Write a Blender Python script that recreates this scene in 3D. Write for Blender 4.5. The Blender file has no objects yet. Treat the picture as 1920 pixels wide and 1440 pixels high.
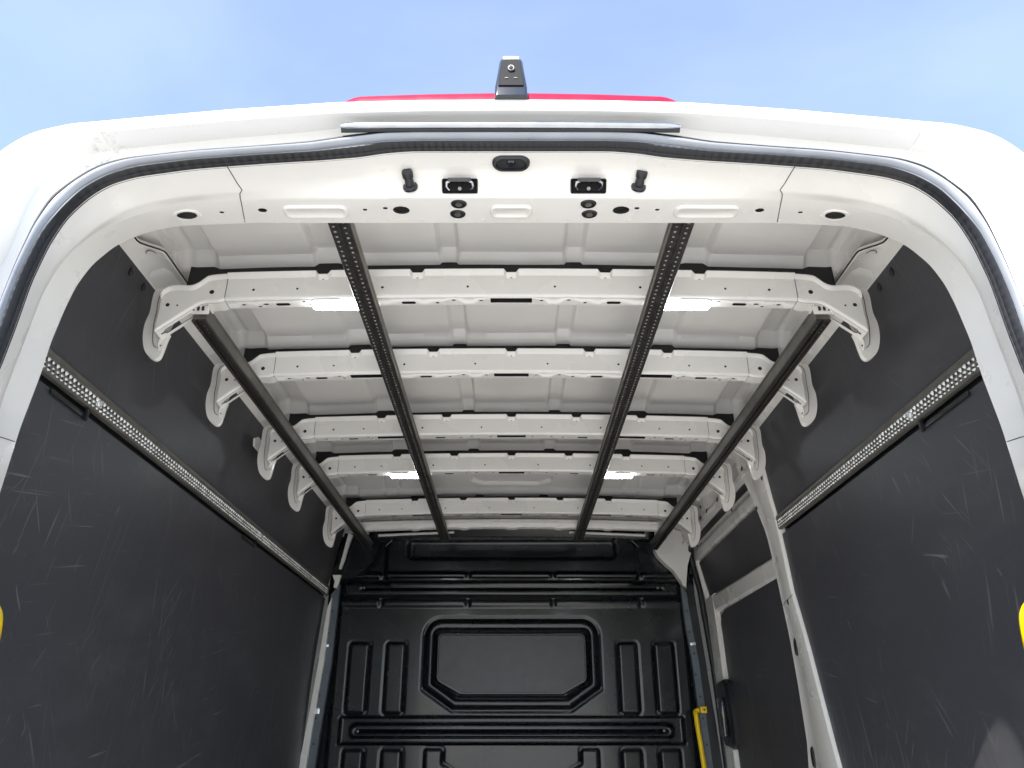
import bpy, bmesh, math, random
from mathutils import Vector, Matrix
from mathutils.geometry import tessellate_polygon, delaunay_2d_cdt
random.seed(7)
R = math.radians
SC = bpy.context.scene
COL = SC.collection

# ------------------------------------------------------------------ camera
ZC = 1.62                                    # eye height above the ground
PITCH = R(24.95)
FPX = 1440.0                                 # focal length in pixels of a 1920 wide picture
cam = bpy.data.cameras.new('camera'); co = bpy.data.objects.new('camera', cam); COL.objects.link(co)
cam.sensor_width = 36; cam.lens = 36 * FPX / 1920; cam.clip_start = .02; cam.clip_end = 4000
co.location = (0.0015, 0, ZC); co.rotation_euler = (R(90) + PITCH, 0, 0)
SC.camera = co

# ------------------------------------------------------------------ light
SUN_TRAVEL = Vector((.315, .84, -.925)).normalized()        # high, behind the photographer and a little left
world = bpy.data.worlds.new('World'); SC.world = world; world.use_nodes = True
wn = world.node_tree.nodes; wl = world.node_tree.links
bg = wn['Background']
sky = wn.new('ShaderNodeTexSky'); sky.sky_type = 'NISHITA'; sky.sun_disc = False
el = math.asin(-SUN_TRAVEL.z)
sky.sun_elevation = el
sky.sun_rotation = math.atan2(-SUN_TRAVEL.x, -SUN_TRAVEL.y)
sky.altitude = 0; sky.air_density = 1.0; sky.dust_density = .8; sky.ozone_density = 3.2
# thin high cloud veil: part of the sky everywhere, not only in the frame
tc = wn.new('ShaderNodeTexCoord'); mp = wn.new('ShaderNodeMapping'); mp.inputs['Scale'].default_value = (.9, 1.5, 2.0)
nz = wn.new('ShaderNodeTexNoise'); nz.inputs['Scale'].default_value = 1.3; nz.inputs['Detail'].default_value = 7; nz.inputs['Roughness'].default_value = .5; nz.inputs['Distortion'].default_value = .6
cr = wn.new('ShaderNodeMapRange'); cr.inputs[1].default_value = .40; cr.inputs[2].default_value = .78; cr.inputs[3].default_value = .07; cr.inputs[4].default_value = .15
mx = wn.new('ShaderNodeMix'); mx.data_type = 'RGBA'
mx.inputs[7].default_value = (8.2, 8.9, 9.9, 1)
wl.new(tc.outputs['Generated'], mp.inputs[0]); wl.new(mp.outputs[0], nz.inputs[0]); wl.new(nz.outputs[0], cr.inputs[0])
wl.new(cr.outputs[0], mx.inputs[0]); wl.new(sky.outputs[0], mx.inputs[6]); wl.new(mx.outputs[2], bg.inputs[0])
bg.inputs[1].default_value = .120
sun = bpy.data.lights.new('sun', 'SUN'); sun.energy = 4.3; sun.angle = R(.5); sun.color = (1, .965, .92)
so = bpy.data.objects.new('sun', sun); COL.objects.link(so)
so.rotation_euler = SUN_TRAVEL.to_track_quat('-Z', 'Y').to_euler(); so.location = (-3, -8, 14)
SC.view_settings.view_transform = 'Standard'; SC.view_settings.look = 'None'; SC.view_settings.gamma = 1
SC.view_settings.exposure = 1.52
SC.cycles.max_bounces = 14; SC.cycles.diffuse_bounces = 9; SC.cycles.glossy_bounces = 5

# ------------------------------------------------------------------ materials
def mat(name, col, rough=.5, metal=0, coat=0, spec=.5, noise=0, nscale=8, bump=0, bscale=60, emit=None):
    m = bpy.data.materials.new(name); m.use_nodes = True
    n = m.node_tree.nodes; l = m.node_tree.links; b = n['Principled BSDF']
    b.inputs['Base Color'].default_value = (*col, 1); b.inputs['Roughness'].default_value = rough
    b.inputs['Metallic'].default_value = metal; b.inputs['Coat Weight'].default_value = coat
    b.inputs['Coat Roughness'].default_value = .08
    b.inputs['Specular IOR Level'].default_value = spec
    t = n.new('ShaderNodeTexCoord')
    if noise:
        q = n.new('ShaderNodeTexNoise'); q.inputs['Scale'].default_value = nscale; q.inputs['Detail'].default_value = 6
        r = n.new('ShaderNodeMapRange'); r.inputs[1].default_value = .3; r.inputs[2].default_value = .7
        r.inputs[3].default_value = 1 - noise; r.inputs[4].default_value = 1 + noise * .3
        v = n.new('ShaderNodeVectorMath'); v.operation = 'SCALE'; v.inputs[0].default_value = col
        l.new(t.outputs['Object'], q.inputs[0]); l.new(q.outputs[0], r.inputs[0]); l.new(r.outputs[0], v.inputs['Scale'])
        l.new(v.outputs[0], b.inputs['Base Color'])
        r2 = n.new('ShaderNodeMapRange'); r2.inputs[3].default_value = max(.02, rough - .06); r2.inputs[4].default_value = rough + .1
        l.new(q.outputs[0], r2.inputs[0]); l.new(r2.outputs[0], b.inputs['Roughness'])
    if bump:
        q = n.new('ShaderNodeTexNoise'); q.inputs['Scale'].default_value = bscale; q.inputs['Detail'].default_value = 3
        bp = n.new('ShaderNodeBump'); bp.inputs['Strength'].default_value = bump; bp.inputs['Distance'].default_value = .002
        l.new(t.outputs['Object'], q.inputs[0]); l.new(q.outputs[0], bp.inputs['Height']); l.new(bp.outputs[0], b.inputs['Normal'])
    if emit:
        b.inputs['Emission Color'].default_value = (*emit[0], 1); b.inputs['Emission Strength'].default_value = emit[1]
    return m
M_WHITE = mat('white_body_paint', (.80, .783, .742), .26, coat=.4, noise=.03, nscale=6, bump=.12, bscale=11)
M_ROOF = mat('white_primer_paint', (.74, .725, .695), .40, coat=.2, noise=.07, nscale=4, bump=.22, bscale=7)
M_INNER = mat('cavity_shade_and_screws', (.03, .03, .032), .8)  # flat dark colour painting shade into holes and boxes; dark screws too
M_LINE = mat('sealant_and_gap_shade', (.012, .012, .013), .6)  # black of seams and sealant, also painted as shade in gaps and holes
M_BLACK = mat('black_partition_paint', (.006, .0075, .010), .24, coat=.25, spec=.45, noise=.25, nscale=9, bump=.15, bscale=14)
M_PLAST = mat('black_plastic', (.014, .015, .017), .36, bump=.04, bscale=200)
M_MATT = mat('matt_black_plastic', (.005, .005, .0055), .6, spec=.15)
M_BEAD = mat('grey_gutter_bead', (.30, .315, .345), .28, coat=.4, noise=.12, nscale=22)
M_CHROME = mat('chrome', (.50, .52, .56), .20, metal=1, noise=.15, nscale=30)
M_ALU = mat('aluminium', (.44, .42, .38), .42, metal=.75, noise=.18, nscale=25)
M_DARKM = mat('dark_galvanised_steel', (.060, .055, .050), .42, metal=.5, noise=.4, nscale=60, bump=.3, bscale=160)
M_ZINC = mat('bright_zinc', (.82, .85, .86), .25, metal=.6)
M_RAIL = mat('grey_aluminium_rail', (.20, .19, .17), .45, metal=.6, noise=.25, nscale=30)
M_STUD = mat('painted_hole_glint', (.88, .89, .88), .3, coat=.3)  # pale diffuse colour painting the light caught in the rail's punched holes
M_ZINCD = mat('worn_zinc', (.26, .245, .225), .34, metal=.8)
M_YEL = mat('yellow_plastic', (.90, .60, .0), .35, coat=.3, noise=.05)
M_RED = mat('red_lens', (.33, .0, .022), .28, coat=.15, spec=.3, noise=.15, nscale=40)
M_GLASSD = mat('black_gloss_plastic', (.012, .014, .02), .08, coat=.7)
M_TRACK = mat('blue_grey_painted_flange', (.11, .135, .16), .38, coat=.2, noise=.2, nscale=14)
M_LED = mat('led_lens', (.9, .9, .9), .4, emit=((.90, .96, 1), 15))
M_HATCH = mat('charcoal_hatch_board', (.062, .063, .068), .36, noise=.45, nscale=11, bump=.12, bscale=20)
M_FLOOR = mat('pale_laminate_floor', (.62, .605, .575), .6, noise=.3, nscale=5)
M_BUMPER = mat('dark_bumper', (.03, .03, .03), .6)

def rubber():
    m = mat('ribbed_rubber', (.012, .013, .016), .5)
    n = m.node_tree.nodes; l = m.node_tree.links; b = n['Principled BSDF']
    u = n.new('ShaderNodeUVMap')
    w = n.new('ShaderNodeTexWave'); w.inputs['Scale'].default_value = 1.0; w.wave_type = 'BANDS'; w.bands_direction = 'X'
    bp = n.new('ShaderNodeBump'); bp.inputs['Strength'].default_value = .35; bp.inputs['Distance'].default_value = .002
    l.new(u.outputs[0], w.inputs[0]); l.new(w.outputs[1], bp.inputs['Height']); l.new(bp.outputs[0], b.inputs['Normal'])
    return m
M_SEAL = rubber()

def lining():
    m = mat('charcoal_lining_board', (.036, .037, .040), .40, spec=.5)
    n = m.node_tree.nodes; l = m.node_tree.links; b = n['Principled BSDF']
    t = n.new('ShaderNodeTexCoord')
    total = None
    # scratch families: noise stretched along different directions of the board, thresholded to hairlines, kept in patches
    fam = [(8, 3.2, 150, .665, 1.9), (-14, 4.0, 120, .67, 2.7), (35, 7, 170, .68, 3.3), (-38, 6, 160, .68, 2.2), (78, 5, 150, .69, 3.9), (18, 13, 90, .70, 5.1)]
    for k, (ang, lo, hi, th, ps) in enumerate(fam):
        mp = n.new('ShaderNodeMapping'); mp.vector_type = 'POINT'
        mp.inputs['Rotation'].default_value = (R(ang), 0, 0); mp.inputs['Location'].default_value = (k * 3.1, k * 1.7, k * 2.3)
        sc = n.new('ShaderNodeMapping'); sc.inputs['Scale'].default_value = (1, hi, lo)
        q = n.new('ShaderNodeTexNoise'); q.inputs['Scale'].default_value = 1; q.inputs['Detail'].default_value = 1.5; q.inputs['Distortion'].default_value = .25
        r = n.new('ShaderNodeMapRange'); r.inputs[1].default_value = th; r.inputs[2].default_value = th + .045
        pm = n.new('ShaderNodeMapping'); pm.inputs['Location'].default_value = (k * 5.3, 7.7 * k, 1.9)
        pq = n.new('ShaderNodeTexNoise'); pq.inputs['Scale'].default_value = ps; pq.inputs['Detail'].default_value = 2
        pr = n.new('ShaderNodeMapRange'); pr.inputs[1].default_value = .47; pr.inputs[2].default_value = .68
        mu = n.new('ShaderNodeMath'); mu.operation = 'MULTIPLY'
        l.new(t.outputs['Object'], mp.inputs[0]); l.new(mp.outputs[0], sc.inputs[0]); l.new(sc.outputs[0], q.inputs[0]); l.new(q.outputs[0], r.inputs[0])
        l.new(t.outputs['Object'], pm.inputs[0]); l.new(pm.outputs[0], pq.inputs[0]); l.new(pq.outputs[0], pr.inputs[0])
        l.new(r.outputs[0], mu.inputs[0]); l.new(pr.outputs[0], mu.inputs[1])
        if total is None: total = mu
        else:
            ad = n.new('ShaderNodeMath'); ad.operation = 'MAXIMUM'; l.new(total.outputs[0], ad.inputs[0]); l.new(mu.outputs[0], ad.inputs[1]); total = ad
    # scratches thin out towards the top of the lining, where nothing rubs
    sp = n.new('ShaderNodeSeparateXYZ'); l.new(t.outputs['Object'], sp.inputs[0])
    hg = n.new('ShaderNodeMapRange'); hg.inputs[1].default_value = 2.45; hg.inputs[2].default_value = 1.95; hg.inputs[3].default_value = .25; hg.inputs[4].default_value = .9
    l.new(sp.outputs[2], hg.inputs[0])
    m2 = n.new('ShaderNodeMath'); m2.operation = 'MULTIPLY'; l.new(total.outputs[0], m2.inputs[0]); l.new(hg.outputs[0], m2.inputs[1])
    mx = n.new('ShaderNodeMix'); mx.data_type = 'RGBA'; mx.inputs[6].default_value = (.050, .050, .057, 1); mx.inputs[7].default_value = (.17, .175, .185, 1)
    # broad rub marks: soft, slightly paler smears at load height
    sm = n.new('ShaderNodeMapping'); sm.inputs['Scale'].default_value = (1, 2.2, 5.5); sm.inputs['Rotation'].default_value = (R(12), 0, 0)
    sn = n.new('ShaderNodeTexNoise'); sn.inputs['Scale'].default_value = 1.6; sn.inputs['Detail'].default_value = 8; sn.inputs['Roughness'].default_value = .68
    sr = n.new('ShaderNodeMapRange'); sr.inputs[1].default_value = .50; sr.inputs[2].default_value = .80; sr.inputs[4].default_value = .16
    l.new(t.outputs['Object'], sm.inputs[0]); l.new(sm.outputs[0], sn.inputs[0]); l.new(sn.outputs[0], sr.inputs[0])
    sa = n.new('ShaderNodeMath'); sa.operation = 'ADD'; l.new(m2.outputs[0], sa.inputs[0]); l.new(sr.outputs[0], sa.inputs[1])
    l.new(sa.outputs[0], mx.inputs[0])
    l.new(mx.outputs[2], b.inputs['Base Color'])
    # slight blotches of wear in the sheen
    q = n.new('ShaderNodeTexNoise'); q.inputs['Scale'].default_value = 3.0; q.inputs['Detail'].default_value = 5
    r = n.new('ShaderNodeMapRange'); r.inputs[3].default_value = .36; r.inputs[4].default_value = .52
    l.new(t.outputs['Object'], q.inputs[0]); l.new(q.outputs[0], r.inputs[0]); l.new(r.outputs[0], b.inputs['Roughness'])
    f = n.new('ShaderNodeTexNoise'); f.inputs['Scale'].default_value = 700
    bp = n.new('ShaderNodeBump'); bp.inputs['Strength'].default_value = .12; bp.inputs['Distance'].default_value = .001
    l.new(t.outputs['Object'], f.inputs[0]); l.new(f.outputs[0], bp.inputs['Height']); l.new(bp.outputs[0], b.inputs['Normal'])
    return m
M_LINING = lining()

def concrete():
    m = mat('pale_concrete', (.42, .39, .345), .85)
    n = m.node_tree.nodes; l = m.node_tree.links; b = n['Principled BSDF']
    t = n.new('ShaderNodeTexCoord'); q = n.new('ShaderNodeTexNoise'); q.inputs['Scale'].default_value = .7; q.inputs['Detail'].default_value = 9
    c = n.new('ShaderNodeMix'); c.data_type = 'RGBA'; c.inputs[6].default_value = (.40, .385, .355, 1); c.inputs[7].default_value = (.50, .485, .45, 1)
    l.new(t.outputs['Object'], q.inputs[0]); l.new(q.outputs[0], c.inputs[0]); l.new(c.outputs[2], b.inputs['Base Color'])
    return m
M_GROUND = concrete()
def grimy():
    m = mat('white_paint_with_grime', (.80, .79, .765), .34, coat=.3)
    n = m.node_tree.nodes; l = m.node_tree.links; b = n['Principled BSDF']; t = n.new('ShaderNodeTexCoord')
    tot = None
    for sx in (-1, 1):
        d = n.new('ShaderNodeVectorMath'); d.operation = 'DISTANCE'; d.inputs[1].default_value = (sx*.63 + .006, .915-2.5, ZC+(.798 if sx < 0 else .792))
        r = n.new('ShaderNodeMapRange'); r.inputs[1].default_value = (.060 if sx < 0 else .045); r.inputs[2].default_value = .0
        l.new(t.outputs['Object'], d.inputs[0]); l.new(d.outputs['Value'], r.inputs[0])
        if tot is None: tot = r
        else:
            a = n.new('ShaderNodeMath'); a.operation = 'ADD'; l.new(tot.outputs[0], a.inputs[0]); l.new(r.outputs[0], a.inputs[1]); tot = a
    q = n.new('ShaderNodeTexNoise'); q.inputs['Scale'].default_value = 85; q.inputs['Detail'].default_value = 9; q.inputs['Roughness'].default_value = .7
    w = n.new('ShaderNodeTexNoise'); w.inputs['Scale'].default_value = 260; w.inputs['Detail'].default_value = 3
    r = n.new('ShaderNodeMapRange'); r.inputs[1].default_value = .52; r.inputs[2].default_value = .66
    l.new(t.outputs['Object'], q.inputs[0]); l.new(t.outputs['Object'], w.inputs[0]); l.new(q.outputs[0], r.inputs[0])
    mu = n.new('ShaderNodeMath'); mu.operation = 'MULTIPLY'; l.new(r.outputs[0], mu.inputs[0]); l.new(tot.outputs[0], mu.inputs[1])
    r2 = n.new('ShaderNodeMapRange'); r2.inputs[1].default_value = .70; r2.inputs[2].default_value = .76; r2.inputs[4].default_value = .5
    l.new(w.outputs[0], r2.inputs[0])
    ad = n.new('ShaderNodeMath'); ad.operation = 'ADD'; ad.use_clamp = True; l.new(mu.outputs[0], ad.inputs[0]); l.new(r2.outputs[0], ad.inputs[1])
    mx = n.new('ShaderNodeMix'); mx.data_type = 'RGBA'; mx.inputs[6].default_value = (.80, .79, .765, 1); mx.inputs[7].default_value = (.30, .27, .22, 1)
    l.new(ad.outputs[0], mx.inputs[0]); l.new(mx.outputs[2], b.inputs['Base Color'])
    return m
M_GRIME = grimy()

# ------------------------------------------------------------------ helpers
def ray(px, py):
    """direction of a picture pixel (1920x1440) in the van's frame, origin at the eye"""
    u = (px - 958) / FPX; v = (720 - py) / FPX
    return (u, math.cos(PITCH) - v * math.sin(PITCH), math.sin(PITCH) + v * math.cos(PITCH))
def atY(px, py, Y):
    d = ray(px, py); s = Y / d[1]; return (d[0] * s, Y, d[2] * s)
def atZ(px, py, Z):
    d = ray(px, py); s = Z / d[2]; return (d[0] * s, d[1] * s, Z)
def atX(px, py, X):
    d = ray(px, py); s = X / d[0]; return (X, d[1] * s, d[2] * s)

BASE = Vector((0, 2.5, 0))
root = bpy.data.objects.new('cargo_van', None); COL.objects.link(root); root.location = BASE
root['label'] = 'white high roof cargo van seen through its open rear doorway with black lined interior'
root['category'] = 'van'

class MB:
    def __init__(s): s.v = []; s.f = []; s.m = []; s.uv = {}
    def quad(s, a, b, c, d, mi=0):
        i = len(s.v); s.v += [a, b, c, d]; s.f.append((i, i+1, i+2, i+3)); s.m.append(mi)
    def poly(s, pts, mi=0):
        i = len(s.v); s.v += list(pts); s.f.append(tuple(range(i, i+len(pts)))); s.m.append(mi)
    def grid(s, rows, mi=0, closed=False):
        b = len(s.v); n = len(rows[0])
        for r in rows: s.v += list(r)
        for j in range(len(rows)-1):
            for i in range(n if closed else n-1):
                k = (i+1) % n
                s.f.append((b+j*n+i, b+j*n+k, b+(j+1)*n+k, b+(j+1)*n+i)); s.m.append(mi)
    def box(s, x0, x1, y0, y1, z0, z1, bev=0, mi=0):
        bm = bmesh.new(); bmesh.ops.create_cube(bm, size=1)
        for v in bm.verts: v.co = Vector(((x0+x1)/2 + v.co.x*(x1-x0), (y0+y1)/2 + v.co.y*(y1-y0), (z0+z1)/2 + v.co.z*(z1-z0)))
        if bev: bmesh.ops.bevel(bm, geom=bm.edges[:], offset=bev, segments=2, profile=.5, affect='EDGES')
        s.bm(bm, mi)
    def bm(s, bm, mi=0, M=None):
        b = len(s.v); bm.verts.index_update()
        for v in bm.verts: s.v.append(tuple((M @ v.co) if M else v.co))
        for f in bm.faces: s.f.append(tuple(b+v.index for v in f.verts)); s.m.append(mi)
        bm.free()
    def tube(s, pts, r, seg=10, mi=0, flat=None, caps=True):
        pts = [Vector(p) for p in pts]; rows = []
        a = None
        for i, p in enumerate(pts):
            t = (pts[min(i+1, len(pts)-1)] - pts[max(i-1, 0)]).normalized()
            if a is None:
                up = Vector((0, 0, 1)) if abs(t.z) < .9 else Vector((0, 1, 0)); a = t.cross(up).normalized()
            else: a = (a - t*a.dot(t)).normalized()
            b = a.cross(t).normalized()
            rr = r[i] if isinstance(r, (list, tuple)) else r
            fa, fb = flat if flat else (1, 1)
            rows.append([tuple(p + a*math.cos(2*math.pi*k/seg)*rr*fa + b*math.sin(2*math.pi*k/seg)*rr*fb) for k in range(seg)])
        s.grid(rows, mi, closed=True)
        if caps: s.poly(rows[0][::-1], mi); s.poly(rows[-1], mi)
    def cyl(s, p, ax, r, h, seg=16, mi=0, r2=None):
        p = Vector(p); ax = Vector(ax).normalized()
        s.tube([p, p+ax*h], [r, r if r2 is None else r2], seg, mi)
    def plate(s, outer, holes, fn, mi=0, thick=None, tmi=None):
        """flat sheet with real openings; fn maps its 2D outline into space"""
        loops = [outer] + holes
        flat = [p for L in loops for p in L]; b = len(s.v); edges = []; o_ = 0
        for L in loops:
            edges += [(o_+i, o_+(i+1) % len(L)) for i in range(len(L))]; o_ += len(L)
        vs, _, fs, ov, _, _ = delaunay_2d_cdt([Vector((p[0]*100, p[1]*100)) for p in flat], edges, [], 0, 1e-5)
        flat = [(v.x/100, v.y/100) for v in vs]
        def inside(L, x, y):
            c = False
            for (x0, y0), (x1, y1) in zip(L, L[1:]+L[:1]):
                if (y0 > y) != (y1 > y) and x < (x1-x0)*(y-y0)/(y1-y0)+x0: c = not c
            return c
        tris = []
        for f in fs:
            cx = sum(flat[i][0] for i in f)/len(f); cy = sum(flat[i][1] for i in f)/len(f)
            if inside(outer, cx, cy) and not any(inside(h, cx, cy) for h in holes): tris.append(f)
        s.v += [fn(p[0], p[1], 0) for p in flat]
        for t in tris:
            s.f.append((b+t[0], b+t[1], b+t[2])); s.m.append(mi)
        if thick:
            for L in loops:
                s.grid([[fn(p[0], p[1], 0) for p in L], [fn(p[0], p[1], thick) for p in L]], mi if tmi is None else tmi, closed=True)
def build(name, mb, mats, parent=None, smooth=35, weld=True, uv=None, label=None, flip=False):
    if not isinstance(mats, (list, tuple)): mats = [mats]
    me = bpy.data.meshes.new(name)
    me.from_pydata([(v[0]-BASE.x, v[1]-BASE.y, v[2]+ZC-BASE.z) for v in mb.v], [], mb.f)
    for m in mats: me.materials.append(m)
    me.polygons.foreach_set('material_index', mb.m)
    if weld:
        bm = bmesh.new(); bm.from_mesh(me)
        bmesh.ops.remove_doubles(bm, verts=bm.verts[:], dist=1e-5)
        bmesh.ops.recalc_face_normals(bm, faces=bm.faces[:])
        bm.to_mesh(me); bm.free()
    if uv:
        L = me.uv_layers.new(name='UVMap')
        for lp in me.loops:
            L.data[lp.index].uv = uv(me.vertices[lp.vertex_index].co)
    me.polygons.foreach_set('use_smooth', [True]*len(me.polygons))
    me.set_sharp_from_angle(angle=R(smooth))
    o = bpy.data.objects.new(name, me); COL.objects.link(o)
    o.parent = parent or root
    if label: o['label'] = label
    return o
def copy_obj(o, parent, dy=0, mirror=False):
    c = o.copy(); COL.objects.link(c); c.parent = parent; c.location = o.location + Vector((0, dy, 0))
    if mirror: c.scale = (-1, 1, 1)
    for ch in o.children:
        copy_obj(ch, c)
    return c
def ellipse(cx, cy, rx, ry, n=14, a0=0):
    return [(cx + rx*math.cos(a0+2*math.pi*k/n), cy + ry*math.sin(a0+2*math.pi*k/n)) for k in range(n)]
def rrect(cx, cy, w, h, r, n=4):
    o = []
    for sx, sy, a in ((1, 1, 0), (-1, 1, 90), (-1, -1, 180), (1, -1, 270)):
        for k in range(n+1):
            t = R(a + 90*k/n); o.append((cx + sx*(w/2-r) + r*math.cos(t), cy + sy*(h/2-r) + r*math.sin(t)))
    return o
def catmull(pts, n=5):
    out = []
    for i in range(len(pts)-1):
        p0 = pts[max(i-1, 0)]; p1 = pts[i]; p2 = pts[i+1]; p3 = pts[min(i+2, len(pts)-1)]
        for k in range(n):
            t = k/n; out.append(tuple(.5*((2*p1[j]) + (-p0[j]+p2[j])*t + (2*p0[j]-5*p1[j]+4*p2[j]-p3[j])*t*t + (-p0[j]+3*p1[j]-3*p2[j]+p3[j])*t*t*t) for j in range(len(p1))))
    out.append(pts[-1]); return out
def smooth01(t):
    t = max(0, min(1, t)); return t*t*(3-2*t)
def lerp(a, b, t): return a + (b-a)*t
def interp(x, pts):
    if x <= pts[0][0]: return pts[0][1]
    for (a, va), (b, vb) in zip(pts, pts[1:]):
        if x <= b: return lerp(va, vb, (x-a)/(b-a))
    return pts[-1][1]

# ------------------------------------------------------------------ setting
def struct(name, mb, m):
    me = bpy.data.meshes.new(name); me.from_pydata(mb.v, [], mb.f); me.materials.append(m)
    o = bpy.data.objects.new(name, me); COL.objects.link(o); o['kind'] = 'structure'; return o
g = MB(); g.quad((-1500, -1500, 0), (1500, -1500, 0), (1500, 1500, 0), (-1500, 1500, 0)); struct('ground', g, M_GROUND)

# ------------------------------------------------------------------ rear doorway: rings lofted from the outer rim to the inner edge
CENT = (0, .2)
def ring(Y, pix, low, n_a=150, n_b=26, smooth=2):
    pts = []
    for p in pix:
        q = atY(p[0], p[1], Y); pts.append((q[0], q[2]))
    pts[0] = (0, pts[0][1])
    pts += [(-a, b) for a, b in low]
    out = []
    for k in range(n_a+1):
        th = math.pi/2*k/n_a; dx, dz = -math.sin(th), math.cos(th); best = None
        for (x0, z0), (x1, z1) in zip(pts, pts[1:]):
            ex, ez = x1-x0, z1-z0; den = dx*ez - dz*ex
            if abs(den) < 1e-12: continue
            rx, rz = x0-CENT[0], z0-CENT[1]
            t = (rx*ez - rz*ex)/den; u = (rx*dz - rz*dx)/den
            if t > 0 and -1e-6 <= u <= 1+1e-6 and (best is None or t < best): best = t
        out.append(best)
    for _ in range(smooth):
        nb = out[:]
        for k in range(len(out)):
            a = out[max(k-1, 0)] if k else out[1]; b = out[min(k+1, len(out)-1)]
            nb[k] = (a + 2*out[k] + b)/4
        out = nb
    res = [(-r*math.sin(math.pi/2*k/n_a), CENT[1] + r*math.cos(math.pi/2*k/n_a)) for k, r in enumerate(out)]
    x_last = res[-1][0]
    lowz = sorted([(z, -a) for a, z in low])
    for k in range(1, n_b+1):
        z = lerp(CENT[1], -1.0, k/n_b)
        res.append((interp(z, lowz) if k > 2 else lerp(x_last, interp(z, lowz), k/3), z))
    full = [(-x, z) for x, z in res[:0:-1]] + res        # right side to left side, centre shared
    return [(x, Y, z) for x, z in full]
pA = [(958,187),(800,188),(634,192),(437,205),(255,221),(150,231),(135,231),(112,237),(91,241),(66,247),(44,256),(18,271),(0,284)]
lA = [(.80,.72),(.86,.60),(.905,.42),(.94,.2),(.965,-.1),(.975,-.5),(.975,-1.0)]
pB = [(958,207),(800,208),(634,212),(437,226),(292,239),(150,251),(112,257),(73,278),(50,303),(28,342),(0,430)]
lB = [(.735,.5),(.765,.2),(.79,-.2),(.79,-1.0)]
pC = [(958,247),(790,247),(720,249),(640,259),(583,268),(480,276),(365,284),(233,299),(182,314),(139,340),(98,372),(66,420),(32,492),(0,572)]
lC = [(.705,.42),(.73,.2),(.745,-.2),(.745,-1.0)]
pD = [(958,266),(790,266),(720,268),(650,277),(583,285),(480,291),(365,299),(255,312),(204,328),(157,353),(120,388),(80,433),(45,500),(19,562),(0,617)]
lD = [(.697,.40),(.722,.2),(.737,-.2),(.737,-1.0)]
pE = [(958,284),(770,284),(720,288),(675,295),(600,301),(500,307),(365,317),(255,332),(204,347),(164,372),(124,409),(91,459),(58,528),(29,611),(0,687)]
lE = [(.70,.35),(.712,.2),(.73,-.1),(.73,-1.0)]
pF = [(958,371),(693,371),(474,373),(365,377),(310,387),(250,403),(192,428),(144,460),(105,500),(78,545),(48,620),(20,690),(0,745)]
lF = [(.71,.3),(.724,.2),(.742,-.1),(.742,-1.0)]
pG = [(958,418),(693,418),(463,418),(394,421),(330,424),(273,436),(217,460),(173,496),(144,534),(122,578),(96,640),(77,700),(38,802),(0,924)]
lG = [(.741,.2),(.75,-.2),(.75,-1.0)]
YA, YB, YR, YCc, YD, YE, YM, YF, YG = .880, .886, .925, .908, .912, .925, .978, 1.0, 1.07
rA = ring(YA, pA, lA, smooth=1); rB = ring(YB, pB, lB); rC = ring(YCc, pC, lC, smooth=3); rD = ring(YD, pD, lD, smooth=3)
rE = ring(YE, pE, lE, smooth=3); rF = ring(YF, pF, lF); rG = ring(YG, pG, lG)
def mixr(a, b, t, Y, push=0):
    out = []
    for p, q in zip(a, b):
        x, z = lerp(p[0], q[0], t), lerp(p[2], q[2], t)
        dx, dz = x-CENT[0], max(z-CENT[1], 0); L = math.hypot(dx, dz) or 1
        out.append((x + dx/L*push, Y, z + dz/L*push))
    return out
def ringsolid(pts, Y, n_a=150, n_b=26):
    return ring_xy([( -a, b) for a, b in pts], Y)
def ring_xy(pts, Y, n_a=150, n_b=26):
    out = []
    for k in range(n_a+1):
        th = math.pi/2*k/n_a; dx, dz = -math.sin(th), math.cos(th); best = 1
        for (x0, z0), (x1, z1) in zip(pts, pts[1:]):
            ex, ez = x1-x0, z1-z0; den = dx*ez - dz*ex
            if abs(den) < 1e-12: continue
            rx, rz = x0-CENT[0], z0-CENT[1]; t = (rx*ez - rz*ex)/den; u = (rx*dz - rz*dx)/den
            if t > 0 and -1e-6 <= u <= 1+1e-6: best = t; break
        out.append((dx*best, CENT[1]+dz*best))
    lz = sorted([(z, x) for x, z in pts if z < .7])
    for k in range(1, n_b+1):
        z = lerp(CENT[1], -1.0, k/n_b); out.append((interp(z, lz), z))
    full = [(-x, z) for x, z in out[:0:-1]] + out
    return [(x, Y, z) for x, z in full]
OUT = [(0,1.035),(.6,1.025),(.78,.99),(.87,.91),(.91,.80),(.955,.6),(.99,.2),(1.0,-.3),(1.0,-1.0)]
INN = [(0,1.0),(.6,.99),(.76,.965),(.83,.93),(.875,.63),(.90,.3),(.91,0),(.915,-1.0)]
rO1 = ringsolid(OUT, 1.12); rO2 = ringsolid(OUT, 4.3)
rH = ringsolid(INN, 1.085); rH2 = ringsolid(INN, 3.95)
# soft rolled lip between the lit rear rim and its underside
rA0 = mixr(rA, rO1, .10, YA+.018)
rA1 = mixr(rA, rB, .12, YA-.002); rB0 = mixr(rA, rB, .80, YA-.001); rB1 = mixr(rA, rB, 1.0, YB)
rR = mixr(rB, rC, .42, YR, .020); rR1 = mixr(rB, rC, .18, lerp(YB, YR, .55), .014); rR2 = mixr(rB, rC, .70, .928, .012); rR3 = mixr(rB, rC, .94, .922, .004)
sh = MB(); sh.grid([rO2, rO1, rA0, rA, rA1, rB0, rB1])
# corner cap joint: a shallow step in the roof rim near each corner
build('body_shell', sh, M_WHITE, smooth=50)
sh = MB(); sh.grid([rB1, rR1, rR, rR2, rR3, mixr(rC, rC, 0, YCc+.012)])
recess = build('door_recess', sh, M_GRIME, smooth=60)
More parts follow.
